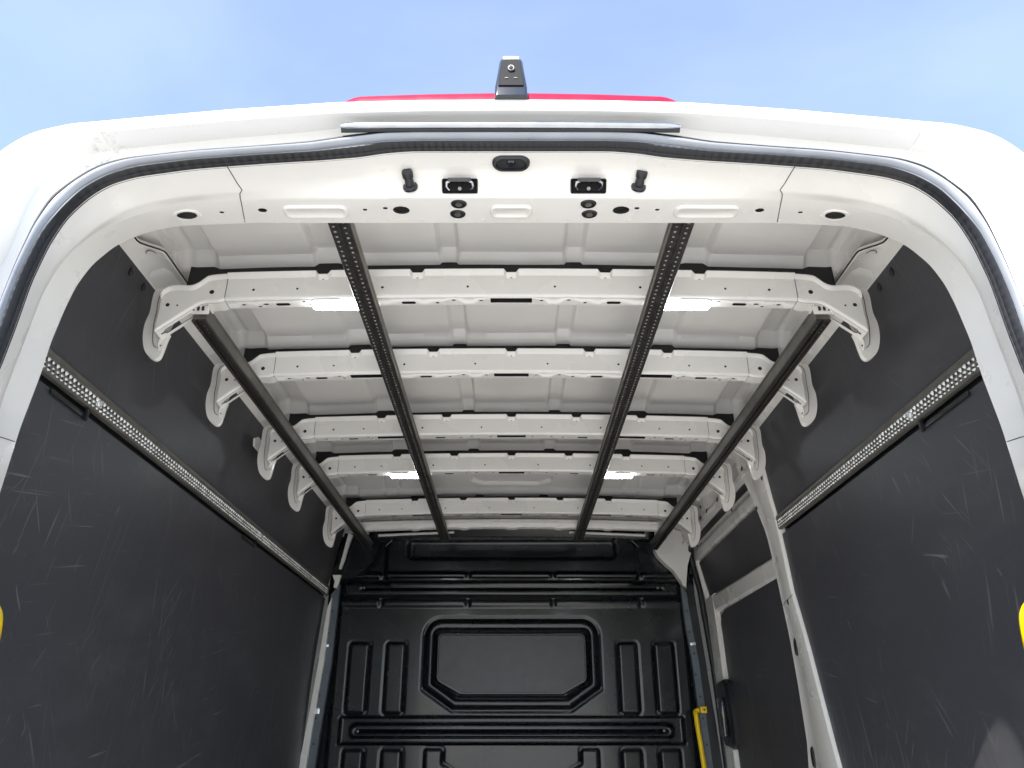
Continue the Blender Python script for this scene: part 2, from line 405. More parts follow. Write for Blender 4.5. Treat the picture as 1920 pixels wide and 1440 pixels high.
# corner joints of the roof gutter: overlapping sheets with a fine edge
for sgn in (-1, 1):
    m = MB(); k = min(range(len(rB1)), key=lambda i: abs(rB1[i][0]-sgn*.62) + (9 if rB1[i][2] < .5 else 0))
    k2 = min(range(len(rC)), key=lambda i: abs(rC[i][0]-sgn*.585) + (9 if rC[i][2] < .5 else 0))
    ch = [rB1, rR1, rR, rR2, rR3]; pp = [tuple(c + o for c, o in zip(r[round(lerp(k, k2, j/4))], (0, -.0012, -.0008))) for j, r in enumerate(ch)]
    m.tube(catmull(pp, 4), .0011, 6, flat=(1.6, .8)); build('joint_edge', m, M_GRIME, parent=recess)
# gutter bead
def along(r, r2, push=0, dY=0):
    out = []
    for p, q in zip(r, r2):
        x, z = (p[0]+q[0])/2, (p[2]+q[2])/2
        out.append((x, (p[1]+q[1])/2 + dY, z))
    return out
def swept(rin, rout, prof, mb, mi=0):
    """prof: list of (t across from outer to inner ring, dY)"""
    rows = []
    for t, dY in prof:
        rows.append([(lerp(a[0], b[0], t), lerp(a[1], b[1], t)+dY, lerp(a[2], b[2], t)) for a, b in zip(rout, rin)])
    mb.grid(rows, mi)
b = MB(); swept(rD, rC, [(-.16,.012),(-.15,-.0015),(-.02,-.002),(.08,.003)], b, 1)
swept(rD, rC, [(.08,.003),(.10,-.001),(.2,-.005),(.35,-.007),(.5,-.007),(.65,-.005),(.76,-.001),(.78,.003)], b, 0)
swept(rD, rC, [(.78,.003),(.84,.003)], b, 1)
swept(rD, rC, [(.84,.003),(.86,-.001),(.95,-.002),(1.0,.000),(1.0,.02)], b, 0)
build('gutter_bead', b, [M_BEAD, M_LINE], smooth=40)
# rubber door seal
seal = MB()
swept(rE, rD, [(0,.008),(.0,.001),(.10,-.004),(.30,-.007),(.50,-.007),(.66,-.004),(.71,-.0015),(.76,-.003),(.88,-.003),(.96,.0),(1.0,.003)], seal)
def seal_uv(c):
    z = c.z - ZC; th = math.atan2(c.x, max(z-.2, 0)+1e-6)
    s = (th*.72 if z > .2 else math.copysign(math.pi/2*.72 + (.2-z), c.x))
    return (s*26, 0)
build('door_seal', seal, M_SEAL, uv=seal_uv, smooth=50)
# door frame: header, pillars; the flat underside is a sheet with its real holes
rM = mixr(rE, rF, .47, YM); rM0 = mixr(rE, rF, .30, .965, .002); rM1 = mixr(rE, rF, .62, .986)
def relabel_mid(r, zc):   # keeps the header's lower face steep and its upper face level, only where the ring is high
    out = []
    for p, e, f in zip(r, rE, rF):
        w = smooth01((p[2]-.55)/.2); out.append((p[0], p[1], lerp(p[2], zc(p, e, f), w)))
    return out
rM = relabel_mid(rM, lambda p, e, f: e[2]-.002)
rM1 = relabel_mid(rM1, lambda p, e, f: lerp(e[2]-.002, f[2], .22))
rM0 = relabel_mid(rM0, lambda p, e, f: e[2]+.001)
rM2 = relabel_mid(mixr(rE, rF, .9, .9965), lambda p, e, f: lerp(e[2], f[2], .88))
rF1 = [(lerp(a[0],b[0],.06), lerp(a[1],b[1],.06), lerp(a[2],b[2],.06)-.0006) for a, b in zip(rF, rG)]
rG0 = [(lerp(a[0],b[0],.95), lerp(a[1],b[1],.95), lerp(a[2],b[2],.95)) for a, b in zip(rF, rG)]
rG2 = mixr(rG, rG, 0, YG+.004, .006)
fr = MB(); fr.grid([rE, rM0, rM, rM1, rM2, rF, rF1])
XP = .60
N = len(rF1)
idx = [i for i in range(N) if abs(rF1[i][0]) <= XP and rF1[i][2] > .5]
i0, i1 = idx[0], idx[-1]
fr.grid([rF1[:i0+1], rG0[:i0+1]]); fr.grid([rF1[i1:], rG0[i1:]])
fr.grid([rG0, rG, rG2, mixr(rG, rH, .5, 1.08), rH])
outer = [(rF1[i][0], rF1[i][1]) for i in range(i0, i1+1)] + [(rG0[i][0], rG0[i][1]) for i in range(i1, i0-1, -1)]
def zF(x, y):
    """height of the underside at (x, y)"""
    def at(r):
        seg = r[i0-2:i1+3]
        for a, b_ in zip(seg, seg[1:]):
            if min(a[0], b_[0]) - 1e-7 <= x <= max(a[0], b_[0]) + 1e-7:
                t = (x-a[0])/((b_[0]-a[0]) or 1); return lerp(a[1], b_[1], t), lerp(a[2], b_[2], t)
        e = seg[0] if x > 0 else seg[-1]; return e[1], e[2]
    (ya, za), (yb, zb) = at(rF1), at(rG0)
    return lerp(za, zb, max(0, min(1, (y-ya)/((yb-ya) or 1))))
ZU = rF[N//2][2]
def und(px, py):
    q = atZ(px, py, ZU); return q[0], q[1]
holes = []; lips = MB(); HP = []
for sgn in (-1, 1):
    for (px, py, w, h, lip) in ((752,395,30,13,0),(684,394,8,5,0),(722,391,9,4,0),(492,394,16,8,0),(416,396,8,4,0),(352,397,34,13,1)):
        x, y = und(px, py); rx = w/2/FPX*1.34; ry = rx*.78 if w > 20 else rx*.75
        if lip: ry = rx*.8
        x = abs(x)*sgn
        holes.append(ellipse(x, y, rx, ry)); HP.append((x, y, rx, ry, lip))
fr.plate(outer, holes, lambda x, y, t: (x, y, zF(x, y)))
for h in holes:      # rolled edges of the punched holes
    fr.grid([[(x, y, zF(x, y)) for x, y in h], [(x, y, zF(x, y)+.003) for x, y in h]], 1, closed=True)
frame = build('door_frame', fr, [M_WHITE, M_INNER], smooth=32)
for (x, y, rx, ry, lip) in HP:
    if lip:
        m = MB(); rows = []
        for e, dz in ((1.0, .0012), (1.04, -.0016), (1.18, -.0022), (1.36, -.0016), (1.46, .0008)):
            rows.append([(a, b_, zF(a, b_) + dz) for a, b_ in ellipse(x, y, rx*e, ry*e, 28)])
        m.grid(rows, closed=True); build('hole_lip', m, M_WHITE, parent=frame)
# embossed pads on the underside
for cx, w in ((592,118),(958,78),(1324,118)):
    x, y = und(cx, 397); wx = w/FPX*1.33; m = MB()
    rows = []
    for k, (ins, dz) in enumerate(((0, .0008), (.0022, -.0030), (.0045, -.0040), (.0065, -.0034), (.010, -.0014))):
        rows.append([(a, b_, zF(a, b_) + dz) for a, b_ in rrect(x, y, wx-2*ins, .036-2*ins, .0135-ins, 6)])
    m.grid(rows, closed=True); m.poly(rows[-1])
    build('embossed_pad', m, M_WHITE, parent=frame, smooth=60)
# seams in the header
def at_x(r, X):
    c = [(a, b_) for a, b_ in zip(r, r[1:]) if min(a[0], b_[0]) <= X <= max(a[0], b_[0]) and a[2] > .4]
    a, b_ = c[0]; t = (X-a[0])/((b_[0]-a[0]) or 1); return tuple(lerp(a[i], b_[i], t) for i in range(3))
for sgn in (-1, 1):
    m = MB()
    pts = [at_x(r, sgn*x) for r, x in ((rE,.434),(rM0,.432),(rM,.428),(rM1,.434),(rM2,.437),(rF1,.438),(rG0,.452))]
    m.tube([(p[0], p[1]-.0002, p[2]-.0002) for p in pts], .0007, 6); build('panel_seam', m, M_LINE, parent=frame)

def at_z(r, Z, sgn):
    c = [(a, b_) for a, b_ in zip(r, r[1:]) if min(a[2], b_[2]) <= Z <= max(a[2], b_[2]) and a[0]*sgn > .4]
    a, b_ = c[0]; t = (Z-a[2])/((b_[2]-a[2]) or 1); return tuple(lerp(a[i], b_[i], t) for i in range(3))
for sgn in (-1, 1):
    m = MB(); pts = [at_z(r, z, sgn) for r, z in ((rE,.372),(rM0,.374),(rM,.377),(rM1,.380),(rM2,.385),(rF1,.388),(rG0,.402))]
    m.tube([(p[0]-sgn*.0002, p[1]-.0003, p[2]) for p in pts], .0006, 6); build('panel_seam', m, M_LINE, parent=frame)
    a, b_ = at_z(rF1, .570, sgn), at_z(rG0, .570, sgn); c = Vector([lerp(a[i], b_[i], .80) for i in range(3)])
    u = (Vector(b_)-Vector(a)).normalized(); w = Vector((0, 0, 1)); nn_ = u.cross(w).normalized()
    if nn_.y > 0: nn_ = -nn_
    m = MB(); m.poly([tuple(c + u*math.cos(k*math.pi/8)*.0045 + w*math.sin(k*math.pi/8)*.0055 + nn_*.0008) for k in range(16)]); build('hole_disc', m, M_LINE, parent=frame)  # black disc painted as the dark of a small hole

# latch strikers, buffers, bolts, courtesy lamp
nF = Vector((0, -.80, -.60)).normalized()
for sgn in (-1, 1):
    c = Vector(atY(982.5 + sgn*120.5, 349, .989)); wx = .058
    up = Vector((0, nF.z*-1, nF.y)).normalized(); up = Vector((0, .60, -.80)).normalized() * -1
    def Q(a, b_, d): return tuple(c + Vector((a, 0, 0)) + up*b_ + nF*d)
    m = MB()
    o = [Q(a, b_, .0000) for a, b_ in rrect(0, 0, wx, .024, .003)]
    i_ = [Q(a, b_, .0060) for a, b_ in rrect(0, 0, wx-.003, .021, .003)]
    j_ = [Q(a, b_, .0035) for a, b_ in rrect(0, 0, wx-.008, .016, .002)]
    m.grid([o, i_, j_], closed=True); m.poly(j_, 0)
    st = build('latch_striker', m, M_MATT)
    m = MB(); m.tube([Q(-.017, -.006, .003), Q(-.021, -.001, .008), Q(-.020, .005, .011), Q(-.012, .009, .013), Q(.012, .009, .013), Q(.020, .005, .011), Q(.021, -.001, .008), Q(.017, -.006, .003)], .0022, 8)
    build('striker_bar', m, M_CHROME, parent=st)
    m = MB(); m.tube([Q(-.018, .009, .012), Q(.018, .009, .012)], .0042, 8, flat=(1, .8)); build('striker_cover', m, M_GLASSD, parent=st)
    m = MB(); m.cyl(Q(0, -.004, .003), nF, .0030, .0025, 10); build('screw', m, M_ZINCD, parent=st)
    # rubber buffer on the face, pointing out and down towards the doors
    c2 = Vector(atY(983 + sgn*213, 354, .992)); ax = Vector((sgn*.10, -.86, .32)).normalized()
    m = MB(); pr = [(0,.0125),(.004,.0135),(.007,.0120),(.008,.0085),(.018,.0075),(.019,.0070),(.020,.0095),(.028,.0100),(.031,.0085)]
    m.tube([c2 + ax*(h*1.05) for h, _ in pr], [r*.92 for _, r in pr], 18)
    build('rubber_buffer', m, M_PLAST)
    for k, (px, py) in enumerate(((98,382),(101,402))):
        x, y = und(958 + sgn*(px if sgn < 0 else px+46), py); x = sgn*abs(und(958-px, py)[0]) if sgn < 0 else abs(und(958+145, py)[0])
    for (px, py) in ((860,382),(858,402)) if sgn < 0 else ((1103,382),(1105,402)):
        x, y = und(px, py); z = zF(x, y); m = MB()
        rr_ = [(.0135,.0005),(.0125,-.0016),(.0095,-.0022),(.0090,-.0008)]
        m.grid([[(a, b_, z+d) for a, b_ in ellipse(x, y, r_, r_*.86, 20)] for r_, d in rr_], closed=True); m.poly([(a, b_, z-.0008) for a, b_ in ellipse(x, y, .009, .0078, 20)])
        bo = build('bolt_cap', m, M_PLAST)
        m = MB(); m.cyl((x, y, z-.0006), (0, 0, -1), .0058, .0022, 6); build('bolt_head', m, M_ZINCD, parent=bo)
cl = Vector(atY(958, 304, .953)); zc = rM0[N//2][2]; cl = Vector(atZ(958, 304, zc)); m = MB()
prof = [(1.0,.0005),(.98,-.004),(.90,-.0065),(.80,-.0055),(.76,-.002)]
m.grid([[(a, b_, cl.z+d) for a, b_ in rrect(cl.x, cl.y, .060*e, .033*e, .0160*e, 8)] for e, d in prof], closed=True)
m.poly([(a, b_, cl.z-.002) for a, b_ in rrect(cl.x, cl.y, .060*.76, .033*.76, .0160*.76, 8)])
lampo = build('lamp_housing', m, M_PLAST)
m = MB(); m.tube([(cl.x, cl.y, cl.z-.0025), (cl.x, cl.y, cl.z-.0052)], [.0072, .0055], 20); build('button', m, M_GLASSD, parent=lampo)

# bright trim strip under the roof rim
def rimz(x, Y, dy):
    return 0
m = MB(); pts = []
for k in range(41):
    t = k/40*2-1; px = 957 + t*318; py = 235.0 + 2.2*t*t
    pts.append(atY(px, py, .895))
rad = [.0046*(1 if 0 < k < 40 else .55) for k in range(41)]
m.tube(pts, rad, 12, flat=(1.2, 1)); strip = build('trim_strip', m, M_CHROME, smooth=60)
m = MB(); m.tube([(p[0], p[1]+.005, p[2]-.0030) for p in pts], [.0036]*41, 8); build('strip_gasket', m, M_PLAST, parent=strip)
m = MB(); m.tube([(p[0], p[1]+.004, p[2]+.0048) for p in pts], [.0016]*41, 6); build('strip_gasket', m, M_PLAST, parent=strip)

# high level brake light on the roof edge
m = MB(); rows = []
for k in range(61):
    t = k/60*2-1; px = 958 + t*352; e = smooth01(min(1, (1-abs(t))/.20))
    x = atY(px, 180, .885)[0]
    zb = interp(x, sorted((p[0], p[2]) for p in rA if p[2] > .75)) - .001
    ht = lerp(.015, .0245 - .004*abs(t), e); y0 = lerp(.900, .883, e)
    rows.append([(x, y0+.008, zb+.001), (x, y0, zb+.001), (x, y0+.001, zb+ht*.7), (x, y0+.005, zb+ht*.95), (x, y0+.012, zb+ht), (x, .93, zb+ht*.95), (x, .93, zb+.012)])
m.grid(rows, closed=True); m.poly(rows[0]); m.poly(rows[-1])
bl = build('high_brake_light', m, M_RED, smooth=50, label='long red brake light lens along the roof edge')
# reversing camera standing on it
m = MB(); zc0 = rA[N//2][2]+.004; Z1 = .984
def camsec(z, w, y0, y1, r): return [(x, y, z) for x, y in rrect(0, (y0+y1)/2, w, y1-y0, r, 4)]
rows = [camsec(zc0-.006, .050, .868, .95, .004), camsec(zc0+.012, .0495, .868, .95, .005), camsec(zc0+.05, .042, .874, .945, .006), camsec(Z1-.012, .0375, .880, .94, .007), camsec(Z1-.004, .034, .884, .935, .007), camsec(Z1, .027, .890, .93, .006)]
m.grid(rows, closed=True); m.poly(rows[-1]); m.poly(rows[0])
hc = build('reversing_camera', m, M_GLASSD, smooth=50)
def face(u, v, d):   # point on the camera's rear face
    z = lerp(zc0+.010, Z1-.016, v); w = lerp(.043, .031, v); y = lerp(.868, .8785, v)
    return (u*w/2, y - d, z)
m = MB(); o = [(-1,0),(1,0),(1,1),(.75,1.06),(-.75,1.06),(-1,1)]
m.poly([face(a*.88, b_*.93+.03, .0022) for a, b_ in o]); m.grid([[face(a*.88, b_*.93+.03, .0022) for a, b_ in o], [face(a*.94, b_*.95+.02, -.001) for a, b_ in o]], closed=True)
build('camera_face', m, M_MATT, parent=hc)
m = MB(); p = face(0, .62, .002); m.tube([(p[0], p[1], p[2]), (p[0], p[1]-.005, p[2]-.001)], [.0060, .0050], 20); build('lens_ring', m, M_ZINCD, parent=hc)
m = MB(); m.tube([(p[0], p[1]-.0045, p[2]-.001), (p[0], p[1]-.0066, p[2]-.001)], [.0036, .002], 16); build('camera_lens', m, M_GLASSD, parent=hc)
m = MB(); m.box(-.0125, .0125, .8765, .884, Z1-.0145, Z1-.0080, .001); build('camera_visor', m, M_ZINC, parent=hc)
for s in (-1, 1):
    p = face(s*.35, .28, .0025); m = MB(); m.box(p[0]-.0025, p[0]+.0025, p[1]-.001, p[1]+.001, p[2]-.0005, p[2]+.0008); build('infrared_diode', m, M_TRACK, parent=hc)

# ------------------------------------------------------------------ walls
WX = [(-1.1, .895), (-.2, .890), (0, .885), (.3, .875), (.63, .850), (.80, .818), (.93, .790), (1.0, .77)]
def wx(z): return interp(z, WX)
YP = 3.66                                      # bulkhead plane
def wall_sheet(y0, y1, z0, z1, sgn, off, th, nz_=14, ny=2, mb=None):
    m = mb or MB(); rows_i = []; rows_o = []
    ys = [lerp(y0, y1, k/ny) for k in range(ny+1)]; zs = [lerp(z0, z1, k/nz_) for k in range(nz_+1)]
    A = [[(sgn*(wx(z)+off), y, z) for y in ys] for z in zs]; B = [[(sgn*(wx(z)+off+th), y, z) for y in ys] for z in zs]
    m.grid(A); m.grid(B); m.grid([A[0], B[0]]); m.grid([A[-1], B[-1]])
    m.grid([[r[0] for r in A], [r[0] for r in B]]); m.grid([[r[-1] for r in A], [r[-1] for r in B]])
    return m
# inner skin, painted white behind the lining (left whole, right up to the sliding door)
m = MB(); wall_sheet(1.08, 3.95, -1.0, .945, -1, .025, .006, mb=m)
build('side_skin', m, M_WHITE, label='left inner side skin')
m = MB(); wall_sheet(1.08, 2.36, -1.0, .945, 1, .025, .006, mb=m); wall_sheet(2.30, 3.95, .86, .945, 1, .03, .006, mb=m)
build('side_skin', m, M_WHITE, label='right inner side skin')
ZR0, ZR1 = .607, .650                            # wall rail band
for s, y1 in ((-1, 3.60), (1, 2.40)):
    lab = 'left' if s < 0 else 'right'
    m = wall_sheet(1.10, y1, -1.0, .592, s, 0, .012); build('lower_lining_board', m, M_LINING, label='scuffed charcoal lower lining board on the %s wall' % lab)
    m = wall_sheet(1.10, y1, .640, .925, s, 0, .012); build('upper_lining_board', m, M_LINING, label='charcoal upper lining board on the %s wall' % lab)
    m = wall_sheet(1.09, y1, .575, .660, s, .012, .010); build('rail_backing', m, M_PLAST)
    # lashing rail: folded metal with three rows of punched slots
    m = MB(); sec = [(.004,.650),(-.003,.651),(-.0065,.648),(-.0085,.640),(-.0070,.637),(-.0070,.611),(-.0055,.607),(.004,.606)]
    rows = [[(s*(wx(z)+o), y, z) for o, z in sec] for y in (1.09, y1+.02)]
    m.grid(rows)
    rail = build('lashing_rail', m, M_RAIL, smooth=25, label='perforated aluminium lashing rail on the %s wall' % lab)
    m = MB(); n = int((y1-1.10)/.0150)
    for k in range(n):
        y = 1.10 + k*.0150
        for j, (z, w, h) in enumerate(((.6315, .0040, .0045), (.6220, .0032, .0032), (.6140, .0034, .0028))):
            yy = y + (.0050 if j == 1 else (.0075 if j == 2 else 0)); x = wx(z) - .0075
            kk = random.uniform(.75, 1.25); w *= kk; h *= kk; c = (s*(x-.0038*kk), yy+.001, z-.0012)
            cs = [(s*(x+.0002), yy-w, z-h*.2), (s*(x+.0002), yy, z-h), (s*(x+.0002), yy+w, z), (s*(x+.0002), yy+w*.3, z+h), (s*(x+.0002), yy-w*.8, z+h*.6)]
            for i_ in range(5): m.poly([c, cs[i_], cs[(i_+1) % 5]], 0)
    o = build('rail_studs', m, M_STUD, parent=rail, smooth=30); o['kind'] = 'stuff'  # pale cones painted as glints at the slots
    m = MB()
    for k in range(n):
        y = 1.1045 + k*.0150
        for z in (.632, .6175):
            x = wx(z) - .0074; m.poly([(s*(x-.0002), y+a, z+b_) for a, b_ in ellipse(.0042, -.001, .0036, .0042, 8)], 0)
    o = build('punched_slots', m, M_INNER, parent=rail); o['kind'] = 'stuff'
    # fastening clamps
    for yc in ((1.44, 2.55) if s < 0 else (1.50,)):
        m = MB(); xx = wx(.62)-.009
        m.cyl((s*(xx+.004), yc, .626), (-s, 0, 0), .0095, .005, 8); m.cyl((s*(xx-.001), yc, .626), (-s, 0, 0), .0055, .006, 8)
        build('rail_bolt', m, M_ZINC, parent=rail)
        m = MB(); m.box(s*(wx(.59)-.006)-.0035, s*(wx(.59)-.006)+.0035, yc-.03, yc-.022, .578, .603, .001); m.box(s*(wx(.59)-.003)-.002, s*(wx(.59)-.003)+.002, yc-.15 if s < 0 else yc-.2, yc-.022, .582, .592, .001)
        build('rail_clip', m, M_PLAST, parent=rail)
    # cable clips pressed into the edge of the upper board
    for yc in ((1.36, 1.42, 1.53, 1.93, 2.45) if s < 0 else (1.36, 1.42, 1.53, 1.93)):
        m = MB(); z = .893; bm = bmesh.new(); bmesh.ops.create_uvsphere(bm, u_segments=12, v_segments=8, radius=1)
        m.bm(bm, 0, Matrix.Translation((s*(wx(z)-.001), yc, z)) @ Matrix.Diagonal((.006, .006, .011, 1))); build('cable_clip', m, M_PLAST)

# ------------------------------------------------------------------ roof sheet with pressed ribs
BOWS = [1.383, 1.748, 2.183, 2.534, 3.075]
RAMP = [1.393, 1.758, 2.215, 2.580, 3.100]
def roofz(x, y):
    ax = abs(x); z = .968 - .028*x*x
    low = 0
    for yb, ra in zip(BOWS, RAMP):
        d = min(smooth01((y-ra)/.026), 1-smooth01((y-(ra+.13))/.035))
        low = max(low, d)
    if y < 1.25: low = max(low, 1-smooth01((y-1.11)/.03))
    if y > 3.25: low = max(low, smooth01((y-3.27)/.03))
    z -= .024*low
    rib = 0
    if y < 2.85 or y > 3.14:
        for c, hw, h in ((.136, .015, .013), (.398, .026, .016)):
            e = .005 + .006*(1-low)
            rib = max(rib, h*(1-smooth01((abs(ax-c)-hw)/e))*(1-.55*low))
    else:
        for c in (.46, .52): rib = max(rib, .007*(1-smooth01(abs(ax-c-.1*(y-3.0))/.010)))
        o = max(ax-.155, abs(y-3.0)*1.0-.062, (ax+abs(y-3.0)*1.0-.175))     # octagonal pressing
        rib = max(rib, .011*(1-smooth01((o)/.014)))
        if .21 < ax < .36: rib = max(rib, -.006*(1-smooth01(abs(y-3.03)/.012))*math.sin((ax-.21)/.15*math.pi))
        if rib <= 0 and ax > .56: pass
    rib = max(rib, (.020*(1-smooth01((abs(ax-.688)-.042)/.010)) + .006*(1-smooth01(abs(ax-.700)/.014)))*(1-.72*low)) if ax > .6 else rib
    z += rib
    if ax > .74: z -= (ax-.74)*.25
    # faint oil-canning of thin sheet
    z += .0006*math.sin(x*23+y*5)*math.sin(y*17-x*4)
    return z
xs = [-.80 + .004*k for k in range(401)]; ys = [1.09 + .0085*k for k in range(289)]
m = MB(); m.grid([[(x, y, roofz(x, y)) for x in xs] for y in ys])
build('roof_panel', m, M_ROOF, smooth=40, weld=False)

# cant rails joining roof and walls, widening into a lobe at every bow
def cant(s):
    m = MB(); rows = []; n = 300
    for k in range(n+1):
        y = lerp(1.09, 3.62, k/n); lobe = 0
        for yb in BOWS: lobe = max(lobe, smooth01((.135-abs(y-yb-.045))/.045))
        xi = .762 - .040*lobe; zi = .945 - .028*xi*xi + .004
        rows.append([(s*(wx(.905)+.006), y, .905), (s*(wx(.925)-.004), y, .918), (s*(wx(.93)-.010), y, .926), (s*lerp(.785, xi, .45), y, .934), (s*(xi+.003), y, zi-.012), (s*xi, y, zi-.010), (s*xi, y, zi-.002)])
    m.grid(rows); return m
for s in (-1, 1):
    c = build('cant_rail', cant(s), M_WHITE, smooth=40, label='painted cant rail above the %s wall' % ('left' if s < 0 else 'right'))
    # black bead of sealant along its inner edge
    m = MB(); pts = []
    for k in range(301):
        y = lerp(1.09, 3.6, k/300); lobe = 0
        for yb in BOWS: lobe = max(lobe, smooth01((.135-abs(y-yb-.045))/.045))
        xi = .7605 - .040*lobe; pts.append((s*xi, y, .945-.028*xi*xi-.006))
    m.tube(pts, .0018, 6); build('sealant_bead', m, M_LINE, parent=c)
    for yb in BOWS[:3]:
        m = MB(); z0 = .9225
        pts = [(s*(.757+.010*math.cos(a)), yb-.035+.010*math.sin(a), .930) for a in [math.pi*k/8+math.pi for k in range(9)]]
        m.tube(pts, .0010, 5); build('weld_mark', m, M_TRACK, parent=c)

# ------------------------------------------------------------------ roof bows
ARCH = .028
def bz(x): return -ARCH*x*x
Y0 = BOWS[0]
ZB, ZT = .8475, .898
XE = .600                                            # where the straight pressing ends and the gussets start
def bow_mesh(y, lamps, kind):
    m = MB(); n = 60; xs = [lerp(-XE, XE, k/n) for k in range(n+1)]
    notch = [0, .199, -.199, .398, -.398]
    def nd(x):
        return max([1-smooth01((abs(x-c)-.010)/.006) for c in notch])
    # rear face, a planar sheet with round holes
    fine = sorted(set([round(x, 5) for x in xs] + [round(c+d, 5) for c in notch for d in (-.016,-.013,-.010,-.004,.004,.010,.013,.016)]))
    fine = [x for x in fine if -XE <= x <= XE]
    topd = lambda x: ZT + bz(x) - .007*nd(x)
    outer = [(x, ZB+.006+bz(x)) for x in fine] + [(x, topd(x)) for x in fine[::-1]]
    hs = []
    for sx in (-1, 1):
        for (hx, r) in ((.092,.0026),(.272,.0030),(.451,.0026),(.543,.0030)):
            hs.append(ellipse(sx*hx, .8705+bz(hx), r, r, 8))
    m.plate(outer, hs, lambda a, b_, t: (a, y+t, b_), thick=.002, tmi=1)
    # top lip leaning back over the face
    m.grid([[(x, y, topd(x)) for x in fine], [(x, y-.003, topd(x)+.002) for x in fine], [(x, y-.010, ZT+.010+bz(x)-.009*nd(x)) for x in fine], [(x, y-.010+.002, ZT+.0125+bz(x)-.009*nd(x)) for x in fine], [(x, y+.006, ZT+.0125+bz(x)-.009*nd(x)) for x in fine]])
    # rounded lower edge
    arc = [(y+.006-.006*math.cos(a), ZB+.006-.006*math.sin(a)) for a in [math.pi/2*k/4 for k in range(5)]]
    m.grid([[(x, ay, az+bz(x)) for x in fine] for ay, az in arc])
    # underside with slots
    outer = [(x, y+.006) for x in fine] + [(x, y+.036) for x in fine[::-1]]
    hs = [rrect(0, y+.0185, .088, .018, .001, 2)]
    for sx in (-1, 1):
        hs += [rrect(sx*.218, y+.026, .030, .0100, .0045, 3), ellipse(sx*.157, y+.027, .0042, .0026, 8), ellipse(sx*.122, y+.0165, .0046, .0026, 8), ellipse(sx*.064, y+.0185, .0042, .0024, 8)]
        hs += [rrect(sx*.484, y+.024, .030, .0100, .0045, 3), ellipse(sx*.519, y+.0215, .0062, .0030, 8), ellipse(sx*.534, y+.031, .0038, .0022, 8), ellipse(sx*.566, y+.0215, .0046, .0026, 8), ellipse(sx*.438, y+.015, .0042, .0024, 8), ellipse(sx*.426, y+.026, .0036, .0022, 8)]
        if not lamps: hs.append(rrect(sx*.365, y+.0180, .088, .018, .001, 2))
    m.plate(outer, hs, lambda a, b_, t: (a, b_, ZB+bz(a)+t), thick=.002, tmi=1)
    # front web, small return lip, and top closing the box
    m.grid([[(x, y+.036, ZB+bz(x)) for x in fine], [(x, y+.039, ZB+.002+bz(x)) for x in fine], [(x, y+.040, ZB+.045+bz(x)) for x in fine]])
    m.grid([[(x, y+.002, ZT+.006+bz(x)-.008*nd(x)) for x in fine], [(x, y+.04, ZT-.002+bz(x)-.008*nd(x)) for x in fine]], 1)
    # dark sheet painting shade into the box's inside
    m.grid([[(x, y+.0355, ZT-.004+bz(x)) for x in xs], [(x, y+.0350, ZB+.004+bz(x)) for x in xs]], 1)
    m.grid([[(x, y+.0025, ZT-.006+bz(x)) for x in xs], [(x, y+.0025, ZB+.008+bz(x)) for x in xs]], 1) if False else None
    return m
def pix(pts, Y): return [(atY(a, b_, Y)[0], atY(a, b_, Y)[2]) for a, b_ in pts]
